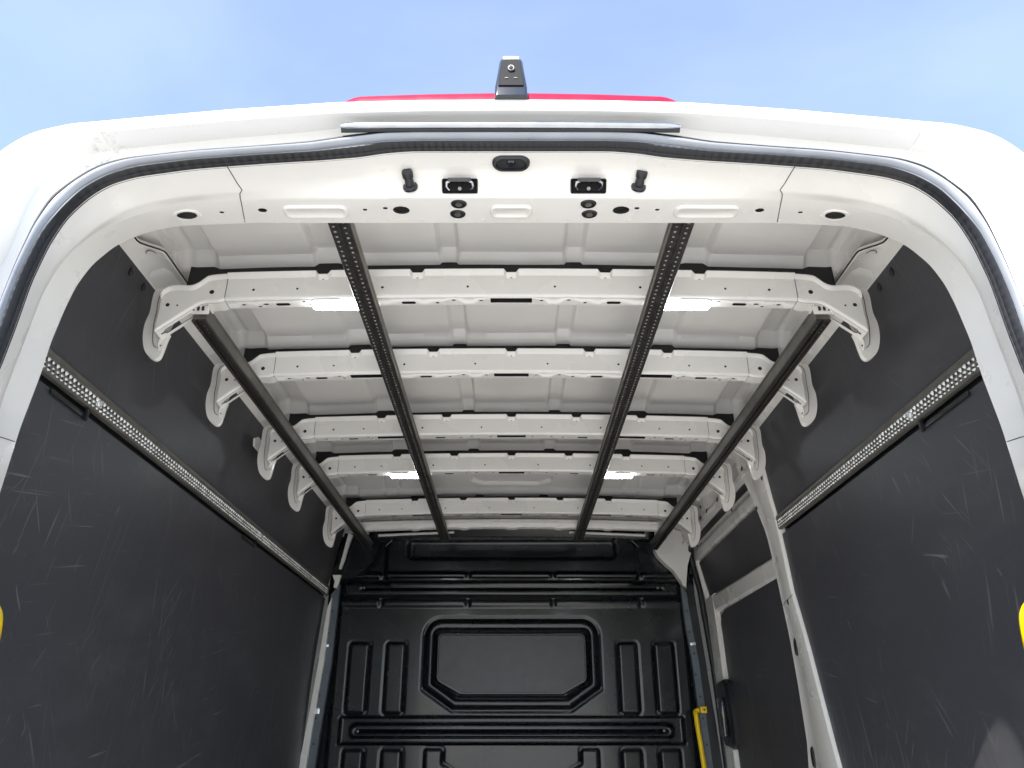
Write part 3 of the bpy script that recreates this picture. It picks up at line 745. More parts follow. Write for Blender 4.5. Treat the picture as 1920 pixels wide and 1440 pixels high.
# gusset outlines, measured on the first bow
zxe = bz(XE)
top_c = catmull([(-XE, ZT+zxe)] + pix([(396,527),(384,533),(372,541),(357,546),(334,545),(318,547),(306,554),(302,562)], Y0), 4)
out_c = catmull(pix([(302,562),(299,580),(294,600),(290,618)], Y0), 3)
bot_c = catmull(pix([(290,616),(330,591),(356,575),(372,566),(386,562),(408,561)], Y0) + [(-XE, ZB+.006+zxe)], 4)
GUS = top_c + out_c[1:] + bot_c[1:]
tail_o = catmull(pix([(322,541),(300,541),(290,546),(285,560),(280,585),(271,606),(267,628),(268,648),(272,660),(281,670),(290,673),(298,668),(305,652),(311,636),(316,626)], Y0+.036), 4)
tail = tail_o + pix([(326,606),(335,560)], Y0+.036)
def gusset_mesh(y):
    m = MB()
    hs = [ellipse(*pix([(397,548)], Y0)[0], .0052, .0052, 10), ellipse(*pix([(314,572)], Y0)[0], .0045, .0045, 10), ellipse(*pix([(332,573)], Y0)[0], .0022, .0022, 8)]
    # seam of the overlap joint runs between this sheet and the straight pressing
    m.plate(GUS, hs, lambda a, b_, t: (a, y-.0012+t, b_), thick=.002, tmi=1)
    for h in hs:
        hx_ = sum(p[0] for p in h)/len(h); hz_ = sum(p[1] for p in h)/len(h)
        m.poly([(hx_+(p[0]-hx_)*2.5, y+.004, hz_+(p[1]-hz_)*2.5) for p in h], 1)  # dark backing that paints shade behind each hole
    # lip along the top edge
    m.grid([[(a, y-.0012, b_) for a, b_ in top_c], [(a, y-.008, b_+.006) for a, b_ in top_c], [(a, y-.008, b_+.0095) for a, b_ in top_c], [(a, y+.004, b_+.0105) for a, b_ in top_c]])
    # lower flange: rolls under and runs along the diagonal, with a long slot cut in it
    path = bot_c[::-1]
    L = [0]
    for p, q in zip(path, path[1:]): L.append(L[-1]+math.hypot(q[0]-p[0], q[1]-p[1]))
    def on(s_):
        for i in range(len(path)-1):
            if s_ <= L[i+1] + 1e-9:
                t = (s_-L[i])/((L[i+1]-L[i]) or 1); return lerp(path[i][0], path[i+1][0], t), lerp(path[i][1], path[i+1][1], t)
        return path[-1]
    def fl(s_, d, t=0):
        x, z = on(s_); e = .006
        # d is measured back from the face
        if d < e: a = d/e*math.pi/2; return (x, y-.0012+e-e*math.cos(a), z-e*math.sin(a)-t*0)
        return (x, y-.0012+d, z-e-.0007+t)
    N_ = 40; T = L[-1]
    m.grid([[fl(T*k/N_, d) for k in range(N_+1)] for d in (0, .0015, .003, .0045, .00599)])
    outer = [(T*k/N_, .00601) for k in range(N_+1)] + [(T*k/N_, .038) for k in range(N_, -1, -1)]
    hs = [rrect(T*.700, .0215, .066, .0150, .007, 3), ellipse(T*.93, .021, .0045, .0028, 8)]
    m.plate(outer, hs, lambda a, b_, t: fl(a, b_, t), thick=.002, tmi=1)
    # side web between sheet and tail
    m.grid([[(a, y-.0012, b_) for a, b_ in out_c], [(a-.004, y+.008, b_) for a, b_ in out_c], [(a-.006, y+.036, b_) for a, b_ in out_c]])
    # tail foot against the wall
    y2 = y+.036
    inn = []
    cx = sum(p[0] for p in tail_o)/len(tail_o); cz = sum(p[1] for p in tail_o)/len(tail_o)
    m.plate(tail, [ellipse(*pix([(300,648)], Y0+.036)[0], .0022, .0022, 8)], lambda a, b_, t: (a, y2+t, b_))
    rim1 = [(a, y2, b_) for a, b_ in tail_o]; rim2 = []
    for i, p in enumerate(tail_o):
        q0 = tail_o[max(i-1, 0)]; q1 = tail_o[min(i+1, len(tail_o)-1)]; tx, tz = q1[0]-q0[0], q1[1]-q0[1]; l_ = math.hypot(tx, tz) or 1
        nx, nz_ = -tz/l_, tx/l_
        rim2.append((p[0]-nx*.003*-1 if False else p[0]+(p[0]-cx)*.03, y2+.003, p[1]+(p[1]-cz)*.022))
    m.grid([rim1, rim2, [(a, y2+.010, c_) for a, b_, c_ in rim2]])
    return m
def gusset_details(y, parent):
    # pressed bead line around the foot and the sealant seam
    m = MB(); pts = [(a, y+.0352, b_) for a, b_ in catmull(pix([(340,544),(318,543),(304,549),(297,562),(293,585),(288,606),(286,632),(287,646),(292,652)], Y0+.036), 4)]
    m.tube(pts, .0007, 5); build('weld_seam', m, M_LINE, parent=parent)
    m = MB(); m.tube([(a, y+.034, b_) for a, b_ in catmull(pix([(310,625),(301,636),(297,648),(299,655)], Y0+.036), 4)], .0028, 6); build('pressed_bead', m, M_WHITE, parent=parent)
    m = MB(); p = pix([(276,672)], Y0+.04)[0]; m.tube([(p[0], y+.04, p[1]+.006), (p[0]-.001, y+.042, p[1]-.006)], [.0032, .0022], 8); build('cable_tie_stub', m, M_PLAST, parent=parent)
    m = MB(); m.tube([(-XE-.0005, y-.0018, ZB+.006+zxe), (-XE-.0005, y-.0018, ZT+zxe)], .0005, 5)
    m.tube([(-XE, y-.0018, ZB+.006+zxe), (-XE, y+.003, ZB-.0006+zxe), (-XE, y+.036, ZB-.0006+zxe)], .0005, 5); build('overlap_joint', m, M_TRACK, parent=parent)
for i, yb in enumerate(BOWS):
    lamps = i in (0, 3)
    bow = build('roof_bow', bow_mesh(yb, lamps, i), [M_WHITE, M_INNER], smooth=30,
                label='%s painted roof bow counted from the rear doorway' % ['first', 'second', 'third', 'fourth', 'fifth'][i])
    if i == 0:
        gl = build('gusset', gusset_mesh(yb), [M_WHITE, M_INNER], parent=bow, smooth=30); proto = gl
        me = gl.data
        gr = copy_obj(gl, bow, 0, True)
    else:
        for mir in (False, True):
            g_ = proto.copy(); COL.objects.link(g_); g_.parent = bow; g_.location = (0, yb-Y0, 0)
            if mir: g_.scale = (-1, 1, 1)
    # details as sub-parts of the bow, both sides
    before = set(COL.objects)
    gusset_details(yb, bow)
    for o in [o for o in COL.objects if o not in before]:
        c = o.copy(); COL.objects.link(c); c.parent = bow; c.scale = (-1, 1, 1)
    # punched lip dimples
    for x in (0, .199, -.199, .398, -.398):
        m = MB(); m.poly([(x+a, yb-.0035, ZT+bz(x)-.0075+b_) for a, b_ in ellipse(0, 0, .0022, .0010, 8)]); build('dimple', m, M_INNER, parent=bow)
    if lamps:
        for s in (-1, 1):
            m = MB(); x0 = s*.367; zb_ = ZB+bz(.367)
            prof = [(0,.0005),(0,-.003),(.002,-.0045)]
            m.grid([[(a, b_, zb_+d) for a, b_ in rrect(x0, yb+.020, .112-2*e, .032-2*e, .012-e, 6)] for e, d in prof], closed=True)
            hb = build('ceiling_lamp', m, M_ZINC, label='lit white ceiling lamp on the %s bow, %s of centre' % ('first' if i == 0 else 'fourth', 'left' if s < 0 else 'right'))
            m = MB(); prof = [(.002,-.004),(.003,-.0105),(.006,-.0135),(.010,-.0145)]
            rr2 = [[(a, b_, zb_+d) for a, b_ in rrect(x0, yb+.020, .112-2*e, .032-2*e, .011-e*.8, 6)] for e, d in prof]
            m.grid(rr2, closed=True); m.poly(rr2[-1]); build('lamp_lens', m, M_LED, parent=hb)
            for e in (-1, 1):
                m = MB(); xx = x0+e*.0505; m.tube([(xx, yb+.020, zb_-.0045), (xx, yb+.020, zb_-.0070)], [.0030, .0025], 8); build('screw', m, M_ZINCD, parent=hb)
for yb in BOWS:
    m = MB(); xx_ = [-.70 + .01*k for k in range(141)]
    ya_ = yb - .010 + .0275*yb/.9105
    m.grid([[(x, ya_-.004, .894+bz(x)) for x in xx_], [(x, ya_, roofz(x, ya_)+.001) for x in xx_]])  # upright black sheet standing in for the dark gap above the bow
    build('gap_shade_sheet', m, M_LINE, label='black sheet painting shade into the gap between roof sheet and bow')
# narrow front cross member above the bulkhead
m = MB(); xs2 = [lerp(-.66, .66, k/80) for k in range(81)]
def fz(x): return -.03*x*x
def nn(x): return max([1-smooth01((abs(x-c)-.014)/.01) for c in (0,.21,-.21,.42,-.42)])
m.grid([[(x, 3.30, .885+fz(x)+.0) for x in xs2], [(x, 3.292, .879+fz(x)) for x in xs2], [(x, 3.30, .872+fz(x)-.0*nn(x)) for x in xs2], [(x, 3.302, .856+fz(x)) for x in xs2], [(x, 3.308, .849+fz(x)-.004*nn(x)) for x in xs2], [(x, 3.33, .846+fz(x)-.004*nn(x)) for x in xs2], [(x, 3.335, .87+fz(x)) for x in xs2]])
m.grid([[(x, 3.297, .886+fz(x)) for x in xs2], [(x, 3.36, .93+fz(x)) for x in xs2]])
build('front_cross_member', m, M_WHITE, smooth=35)

dots = MB()
def dot(p, r=.0032):
    a = [(p[0]+r*math.cos(t), p[1]+r*math.sin(t)) for t in [k*math.pi/4 for k in range(8)]]
    b0 = [(x, y, p[2]) for x, y in a]; b1 = [((x-p[0])*.55+p[0], (y-p[1])*.55+p[1], p[2]-.0009) for x, y in a]
    dots.grid([b0, b1], closed=True); dots.poly(b1)
for k in range(23):
    x = -.55 + .05*k + random.uniform(-.004, .004)
    dot((x, 1.060, zF(x, 1.060)-.0001), .0022)
for yb in BOWS:
    for k in range(25):
        x = -.57 + .0475*k + random.uniform(-.006, .006)
        dot((x, yb+.0325, ZB+bz(x)-.0002), .0019)
for s in (-1, 1):
    y = 1.14
    while y < 3.5:
        xx_ = wx(.925)-.016; dot((s*xx_, y+random.uniform(-.006, .006), .9295), .0028); y += .052
o = build('spot_welds', dots, M_ROOF, smooth=50, weld=False); o['kind'] = 'stuff'
# ------------------------------------------------------------------ ceiling rails
def ceil_rail(xc, w, h, y0, y1, ztop, slope=0):
    s = 1 if xc > 0 else -1
    m = MB(); z1 = ztop; z0 = ztop-h
    sec = [(-w/2-.004, z1), (-w/2, z1-.002), (-w/2, z0+.002), (-w/2+.002, z0), (w/2-.002, z0), (w/2, z0+.002), (w/2, z1-.002), (w/2+.004, z1)]
    m.grid([[(xc+a, y, z + slope*(y-y0)) for a, z in sec] for y in (y0, y1)]); m.poly([(xc+a, y0, z) for a, z in sec])
    return m
ZI = ZB + bz(.3) - .0006
for s in (-1, 1):
    m = ceil_rail(s*.303, .034, .016, 1.085, 3.47, ZI)
    r = build('ceiling_rail', m, M_ALU, smooth=25, label='inner perforated ceiling rail, %s of the centre line' % ('left' if s < 0 else 'right'))
    m = MB(); zb_ = ZI-.016
    sec = [(-.0190,.001),(-.0190,-.004),(-.0175,-.0055),(-.0030,-.0045),(-.0015,-.0065),(.0015,-.0065),(.0030,-.0045),(.0175,-.0055),(.0190,-.004),(.0190,.001)]
    m.grid([[(s*.303+a, y, zb_+z) for a, z in sec] for y in (1.084, 3.474)]); m.poly([(s*.303+a, 1.084, zb_+z) for a, z in sec])
    build('perforated_strip', m, M_DARKM, parent=r, smooth=20)
    m = MB(); m2 = MB(); k = 0; y = 1.095
    while y < 3.46:
        for a in (-.0098, .0098):
            yy = y + (.004 if a > 0 else 0); x = s*.303+a
            cs = ellipse(x, yy, .0052, .0054, 8)
            zz = zb_-.0052
            m2.poly([(p[0], p[1], zz-.0003) for p in cs])
            kk = random.uniform(.8, 1.45); rim = ellipse(x-.0012, yy+.0016, .0028*kk, .0022*kk, 6)
            for i_ in range(6): m.poly([(x-.0009, yy+.0012, zz-.0024*kk), (*rim[i_], zz-.0004), (*rim[(i_+1) % 6], zz-.0004)])
        y += .0150
    o = build('punched_holes', m2, M_INNER, parent=r); o['kind'] = 'stuff'
    o = build('rail_studs', m, M_ZINCD, parent=r, smooth=80); o['kind'] = 'stuff'
    # outer rail: deeper channel with pale inner flank
    zo = ZB + bz(.652) - .006
    m = MB(); w = .029; hh = .029; xc = s*.655
    sec = [(s*w/2, zo), (s*w/2, zo-hh+.003), (s*(w/2-.003), zo-hh), (-s*(w/2-.003), zo-hh), (-s*w/2, zo-hh+.003), (-s*w/2, zo-.004), (-s*(w/2+.004), zo), ]
    m.grid([[(xc+a, y, z) for a, z in sec] for y in (1.405, 3.52)]); m.poly([(xc+a, 1.405, z) for a, z in sec])
    r = build('ceiling_rail', m, M_RAIL, smooth=25, label='outer ceiling rail above the %s wall' % ('left' if s < 0 else 'right'))
    m = MB(); zb_ = zo-hh
    sec = [(-.0155,.002),(-.0155,-.003),(-.0130,-.0045),(-.0070,-.0045),(-.0055,.0),(-.0015,.0),(0,-.0045),(.0035,-.0045),(.005,-.001),(.0075,-.001),(.009,-.0045),(.0130,-.0045),(.0155,-.003),(.0155,.002)]
    m.grid([[(xc+a*.97, y, zb_+z) for a, z in sec] for y in (1.403, 3.52)]); m.poly([(xc+a*.97, 1.403, zb_+z) for a, z in sec])
    build('slotted_strip', m, M_DARKM, parent=r, smooth=20)
    m = MB(); y = 1.42
    while y < 3.5:
        if y < 1.46 or y > 2.1:
            for a in (-.0098, .0062):
                x = xc+a; rim = ellipse(x, y, .0016, .0022, 6)
                for i_ in range(6): m.poly([(x, y, zb_-.0062), (*rim[i_], zb_-.0044), (*rim[(i_+1) % 6], zb_-.0044)])
        y += .0150
    o = build('rail_studs', m, M_ZINCD, parent=r, smooth=80); o['kind'] = 'stuff'
    # end bracket bolted to the gusset
    m = MB(); m.box(xc-.021, xc+.021, 1.392, 1.400, zo-.018, zo+.004, .002)
    m.box(xc-.021, xc+.021, 1.392, 1.425, zo-.002, zo+.003, .0015)
    b_ = build('rail_bracket', m, M_WHITE, parent=r)
    for dx in (-.010, 0, .010):
        m = MB(); m.box(xc+dx-.0026, xc+dx+.0026, 1.3895, 1.392, zo-.013, zo-.003, .0008); build('bracket_slot', m, M_INNER, parent=r)

# ------------------------------------------------------------------ bulkhead (partition)
def inv(px, py): q = atY(px, py, YP); return q[0], q[2]
def sd_rr(x, z, cx, cz, hw, hh, r):
    dx = abs(x-cx)-hw+r; dz = abs(z-cz)-hh+r
    return math.hypot(max(dx, 0), max(dz, 0)) + min(max(dx, dz), 0) - r
def pz(py): return inv(958, py)[1]
def pxx(px, py): return abs(inv(px, py)[0])
def hatch_sd(x, z, x1, zt, zb, cx_, cz_, r):
    # rounded rectangle with cut lower corners
    cz0 = (zt+zb)/2; a = sd_rr(x, z, 0, cz0, x1, (zt-zb)/2, r)
    d = ((abs(x)-(x1-cx_))*cz_ + ((zb+cz_)-z)*cx_ - cx_*cz_)/math.hypot(cx_, cz_)
    return max(a, d)
zHt, zHb = pz(1163), pz(1329)
def bump_(sd, h, w): return h*(1-smooth01((sd+w)/(w)))       # 0 outside, h inside
PADS = []
for (a, b_, t, u) in ((650,688,1205,1338),(720,757,1205,1338),(640,680,1405,1560),(713,752,1405,1560)):
    PADS.append(((pxx(a, (t+u)/2 if u < 1400 else 1420)+pxx(b_, (t+u)/2 if u < 1400 else 1420))/2, abs(pxx(a, 1270 if u < 1400 else 1420)-pxx(b_, 1270 if u < 1400 else 1420))/2, pz(t), pz(u)))
def pheight(x, z):
    """stamped relief of the bulkhead, positive towards the load bay"""
    ax = abs(x); h = 0
    # upper pocket
    sd = sd_rr(x, z, 0, (pz(1012)+pz(1051))/2, pxx(762, 1030), (pz(1012)-pz(1051))/2, .03); h += -bump_(sd, .018, .016)
    # raised arch framing the top
    sd = sd_rr(x, z, 0, (pz(1007)+pz(1100))/2, pxx(722, 1040), (pz(1007)-pz(1100))/2, .06); h += bump_(sd, .012, .012)
    # cross swages
    for (t, u, x1, hh) in ((1074,1086,.80,.014),(1123,1139,.80,.010),(1344,1354,.72,-.0),):
        sd = sd_rr(x, z, 0, (pz(t)+pz(u))/2, x1, (pz(t)-pz(u))/2, .004); h += bump_(sd, hh, .009)
    for c in (877, 1035, 717, 1197):
        xx = inv(c, 1080)[0]
        for t, u, hh in ((1074,1086,.014),(1123,1139,.010)):
            if pz(u) < z < pz(t): h -= hh*.8*bump_(z-pz(t), 1, .009)*bump_(pz(u)-z, 1, .009)*(1-smooth01((abs(x-xx)-.006)/.008))
    # deep channel around the middle rail
    for (t, u) in ((1342,1398),):
        sd = sd_rr(x, z, 0, (pz(t)+pz(u))/2, pxx(632, 1370), (pz(t)-pz(u))/2, .004); h -= bump_(sd, .020, .010)
        sd = sd_rr(x, z, 0, (pz(1356)+pz(1386))/2, pxx(652, 1370), (pz(1356)-pz(1386))/2, .03); h += bump_(sd, .034, .012)
        sd = sd_rr(x, z, 0, pz(1371), pxx(664, 1370), .009, .008); h -= bump_(sd, .016, .008)
    sd = sd_rr(x, z, 0, (pz(1092)+pz(1122))/2, pxx(645, 1100), (pz(1092)-pz(1122))/2, .02); h += bump_(sd, .026, .014)
    sd = sd_rr(x, z, 0, pz(1107), pxx(676, 1107), .007, .006); h -= bump_(sd, .016, .008)
    # pads
    for cx_, hw, t, u in PADS:
        sd = sd_rr(ax, z, cx_, (t+u)/2, hw, (t-u)/2, .012)
        h += bump_(sd, .009, .009)
        h += -.004*(1-smooth01(abs(sd-.004)/.006))
    # lower central stepped pad
    for (a, t) in ((793,1404),):
        x1 = pxx(793, 1420); x2 = pxx(828, 1420)
        sd1 = sd_rr(ax, z, (x1+x2)/2, pz(1404)-.2, (x1-x2)/2, .2, .010)
        zz = pz(1432) - max(0, (x2-ax))*.55
        if ax < x2+.02: sd1 = min(sd1, max(z-zz, ax-x2-.02))
        h += bump_(sd1, .008, .009); h += -.004*(1-smooth01(abs(sd1-.004)/.006))
    # hatch surround: raised collar, groove, inner tray
    x1 = pxx(796, 1240)
    o = hatch_sd(x, z, x1, zHt, zHb, .13, .085, .07)
    h += bump_(o, .020, .014)
    h -= .006*(1-smooth01(abs(o-.008)/.010))
    i_ = o + .033
    h -= bump_(i_, .030, .010)
    j_ = o + .046
    h += bump_(j_, .012, .008)
    # slight recess outside the pads near the edges
    if ax > .79: h -= smooth01((ax-.79)/.015)*.03
    return h
step = .0065
x1 = .86; nx = int(2*x1/step); zs = []; z = -.42
while z < .905: zs.append(z); z += step
m = MB(); m.grid([[(-x1+2*x1*k/nx, YP - pheight(-x1+2*x1*k/nx, z), z) for k in range(nx+1)] for z in zs])
part = build('bulkhead', m, M_BLACK, smooth=60, weld=False, label='glossy black stamped steel bulkhead closing the front')
m = MB(); m.box(-.86, .86, YP+.03, YP+.04, -1.0, -.41); build('lower_bulkhead', m, M_BLACK, parent=part)
# hatch board
m = MB(); yh = YP+.018
xi = pxx(819, 1240); zt, zb_ = pz(1190), pz(1302)
o = [(-xi+.012, zt), (xi-.012, zt), (xi, zt-.012), (xi, zb_+.068), (xi-.008, zb_+.052), (xi-.105, zb_+.001), (xi-.118, zb_), (-xi+.118, zb_), (-xi+.105, zb_+.001), (-xi+.008, zb_+.052), (-xi, zb_+.068), (-xi, zt-.012)]
def sc(pts, k): 
    cz0 = (zt+zb_)/2; return [((abs(x)-k)*(1 if x > 0 else -1), z - k*(1 if z > cz0 else -1)) for x, z in pts]
YH = YP - .009
rows = [[(a, YP+.004, b__) for a, b__ in sc(o, -.004)], [(a, YH-.002, b__) for a, b__ in sc(o, -.002)], [(a, YH-.006, b__) for a, b__ in sc(o, .001)], [(a, YH-.006, b__) for a, b__ in sc(o, .004)], [(a, YH-.003, b__) for a, b__ in sc(o, .006)]]
m.grid(rows[:2]+rows[2:4], closed=True); build('hatch_trim', m, M_BLACK, parent=part, smooth=30)
m = MB(); ff = sc(o, .0065); m.poly([(a, YH-.004, b__) for a, b__ in ff]); m.grid([[(a, YH-.004, b__) for a, b__ in ff], [(a, YH+.01, b__) for a, b__ in ff]], closed=True)
build('hatch_board', m, M_HATCH, parent=part, label='charcoal board filling the window opening')
# bright rivets and bolts
def rivet(px, py, Y, r=.006, M=M_ZINC, parent=part):
    p = atY(px, py, Y); m = MB(); bm = bmesh.new(); bmesh.ops.create_uvsphere(bm, u_segments=12, v_segments=8, radius=r)
    m.bm(bm, 0, Matrix.Translation(p) @ Matrix.Diagonal((1, .5, 1, 1))); build('rivet', m, M, parent=parent)
for px in (879, 917, 954, 991, 1029): rivet(px, 993, 3.52, .0038)
for px, py in ((703,1020),(690,1046),(668,1066),(666,1008),(624,1067),(1222,1018)): rivet(px, py, YP-.03, .0058)
for px, py in ((681,1102),(1232,1102),(669,1371),(1244,1370)): rivet(px, py, YP-.045, .0062, M_ZINCD)
# black top member of the bulkhead behind the last bow, pale flanges either side
m = MB(); m.grid([[(x, 3.50, .90+fz(x)) for x in xs2], [(x, 3.53, .862+fz(x)) for x in xs2], [(x, 3.54, .860+fz(x)*.5) for x in xs2], [(x, YP+.02, .875+fz(x)*.5) for x in xs2]])
m.grid([[(x, 3.36, .928+fz(x)) for x in xs2], [(x, 3.50, .90+fz(x)) for x in xs2]]); build('top_member', m, M_BLACK, parent=part, smooth=40)
for s in (-1, 1):
    a = atY(958-s*-258 if False else 958+s*250, 1005, 3.50); b_ = atY(958+s*108, 999, 3.50)
    m = MB(); pa = [(lerp(a[0], b_[0], k/12), 3.50, lerp(a[2], b_[2], k/12)+.003) for k in range(13)]
    m.tube(pa, .0065, 8, flat=(1.3, 1)); build('top_flange', m, M_WHITE, parent=part)
m = MB(); pts = [atY(px, py, YP-.02) for px, py in ((722,1024),(732,1015),(750,1010),(800,1007),(958,1005),(1116,1007),(1166,1010),(1184,1015),(1196,1026))]
m.tube(catmull(pts, 5), .0045, 8); build('edge_beading', m, M_BLACK, parent=part)

# ------------------------------------------------------------------ front pillars beside the bulkhead
def strip(path_l, path_r, Y, th, M, name, parent=None, label=None):
    m = MB(); A = [atY(a, b_, Y) for a, b_ in path_l]; B = [atY(a, b_, Y) for a, b_ in path_r]
    m.grid([A, B]); A2 = [(p[0], p[1]+th, p[2]) for p in A]; B2 = [(p[0], p[1]+th, p[2]) for p in B]
    m.grid([A2, A, B, B2]); m.grid([A2, B2]); return build(name, m, M, parent=parent, smooth=30, label=label)
pl = strip([(612,1140),(596,1240),(578,1340),(558,1440),(530,1590)], [(621,1120),(606,1240),(588,1340),(572,1440),(545,1590)], 3.585, .03, M_WHITE, 'front_pillar', label='thin white pillar edge left of the bulkhead')
tk = strip([(619,1115),(604,1240),(586,1340),(567,1440),(540,1590)], [(636,1095),(620,1240),(604,1340),(588,1440),(563,1590)], 3.60, .03, M_TRACK, 'mounting_flange', label='blue grey drilled flange left of the bulkhead')
for px, py in ((622,1146),(615,1187),(603,1266),(597,1305),(591,1347),(586,1395)):
    m = MB(); p = atY(px, py, 3.5985); m.cyl(p, (0, -1, 0), .0042, .0012, 10); build('flange_hole', m, M_INNER, parent=tk)
for px, py, w, h in ((610,1210,.012,.007),(592,1333,.014,.012)):
    m = MB(); p = atY(px, py, 3.598); m.box(p[0]-w, p[0]+w, p[1]-.004, p[1], p[2]-h, p[2]+h, .001); build('pale_tab', m, M_ZINC, parent=tk)
strip([(652,1000),(646,1022),(640,1045),(634,1066)], [(660,1003),(650,1030),(645,1048),(638,1066)], 3.56, .02, M_WHITE, 'pillar_top')
strip([(622,1078),(626,1090),(624,1101)], [(638,1078),(634,1092),(630,1103)], 3.56, .02, M_WHITE, 'pillar_top')
# left pillar blanking plate (black, behind the gusset of the last bow)
m = MB(); P = [atY(a, b_, 3.60) for a, b_ in ((645,1000),(705,1003),(712,1015),(700,1050),(680,1072),(660,1084),(612,1084),(618,1068),(630,1060))]
m.poly(P); build('corner_plate', m, M_BLACK, parent=part)
tk2 = strip([(1275,1100),(1286,1180),(1297,1240),(1307,1320),(1312,1360),(1322,1440),(1342,1590)], [(1284,1100),(1297,1180),(1309,1240),(1320,1320),(1325,1360),(1336,1440),(1356,1590)], 3.60, .03, M_TRACK, 'mounting_flange', label='blue grey drilled flange right of the bulkhead')
for px, py in ((1286,1146),(1291,1185),(1300,1225),(1303,1265),(1312,1306),(1317,1347),(1324,1396)):
    m = MB(); p = atY(px, py, 3.5985); m.cyl(p, (0, -1, 0), .0042, .0012, 10); build('flange_hole', m, M_INNER, parent=tk2)
m = MB(); p = atY(1298, 1207, 3.598); m.box(p[0]-.012, p[0]+.012, p[1]-.004, p[1], p[2]-.007, p[2]+.007, .001); build('pale_tab', m, M_ZINC, parent=tk2)
strip([(1284,1100),(1297,1180),(1309,1240),(1320,1320),(1325,1360),(1336,1440),(1356,1590)], [(1298,1096),(1312,1180),(1322,1240),(1335,1320),(1342,1360),(1354,1440),(1376,1590)], 3.618, .02, M_PLAST, 'pillar_trim', label='black trim strip right of the bulkhead flange')
# yellow grab bar
m = MB(); pts = [atY(a, b_, 3.57) for a, b_ in ((1310,1331),(1304,1334),(1304,1342),(1307,1365),(1313,1400),(1319,1440),(1330,1530))]
m.tube(catmull([(p[0], p[1]+(0 if i > 1 else .01), p[2]) for i, p in enumerate(pts)], 4), .0105, 12)
gb = build('grab_bar', m, M_YEL, label='yellow grab bar right of the bulkhead')
m = MB(); p = atY(1317, 1331, 3.585); m.box(p[0]-.014, p[0]+.014, p[1]-.012, p[1]+.008, p[2]-.013, p[2]+.013, .002); build('bar_bracket', m, M_YEL, parent=gb)
m = MB(); m.cyl((p[0]+.002, p[1]-.012, p[2]), (0, -1, 0), .004, .003, 8); build('screw', m, M_INNER, parent=gb)

# yellow grab handles just inside the rear pillars
for s in (-1, 1):
    m = MB(); X = .752
    pts = [(s*.86, 1.185, .183), (s*.83, 1.18, .188), (s*.795, 1.175, .186), (s*.775, 1.172, .174), (s*.766, 1.17, .155), (s*.763, 1.17, .11), (s*.764, 1.17, .05), (s*.766, 1.17, -.15), (s*.78, 1.18, -.20), (s*.86, 1.19, -.22)]
    m.tube(catmull(pts, 4), .0175, 14, flat=(1, 1)); build('grab_handle', m, M_YEL, label='yellow grab handle inside the %s rear pillar' % ('left' if s < 0 else 'right'))

# ------------------------------------------------------------------ right wall: centre pillar, door header, sliding door
XR = .85
def wr(z, o=0): return wx(z) + o
pm = MB(); prof_z = [(.93, 2.30, 2.56), (.86, 2.33, 2.60), (.80, 2.365, 2.565), (.70, 2.385, 2.54), (.60, 2.395, 2.525), (.50, 2.395, 2.52), (.42, 2.40, 2.52), (.30, 2.375, 2.52), (.15, 2.345, 2.52), (.0, 2.315, 2.53), (-.10, 2.29, 2.56), (-.3, 2.27, 2.58), (-1.0, 2.26, 2.6)]
rows = []
pz_s = [lerp(.93, -1.0, k/60) for k in range(61)]
pr = sorted(prof_z)
for z in pz_s:
    a = interp(z, [(p[0], p[1]) for p in pr]); b_ = interp(z, [(p[0], p[2]) for p in pr]); x = wx(z)
    mid = lerp(a, b_, .52)
    rows.append([(x+.02, a-.004, z), (x-.004, a, z), (x-.010, a+.006, z), (x-.012, mid-.004, z), (x-.009, mid+.003, z), (x-.004, b_-.014, z), (x-.005, b_-.006, z), (x-.002, b_-.001, z), (x+.06, b_+.01, z)])
pm.grid(rows)
cp = build('centre_pillar', pm, M_WHITE, smooth=28, label='white pillar between the right lining and the sliding door')
for px, py, rx, rz in ((1490,1213,.010,.024),(1516,1420,.011,.026),(1472,1128,.006,.010),(1431,953,.004,.005)):
    p = atX(px, py, wx(.3 if py > 1180 else .5)-.010); x = wx(p[2])-.0098
    m = MB(); m.poly([(x-.0022, p[1]+a, p[2]+b_) for a, b_ in ellipse(0, 0, rx, rz, 18)])
    m.grid([[(x+.002, p[1]+a, p[2]+b_) for a, b_ in ellipse(0, 0, rx*1.2, rz*1.12, 18)], [(x-.0022, p[1]+a, p[2]+b_) for a, b_ in ellipse(0, 0, rx, rz, 18)]], closed=True)
    build('hole_disc', m, M_LINE, parent=cp)  # black oval painted as the dark inside a pillar hole
m = MB(); m.tube([(wx(.41)-.0115, 2.39, .405), (wx(.40)-.0115, 2.46, .395), (wx(.40)-.004, 2.52, .39)], .0008, 6); build('panel_seam', m, M_TRACK, parent=cp)
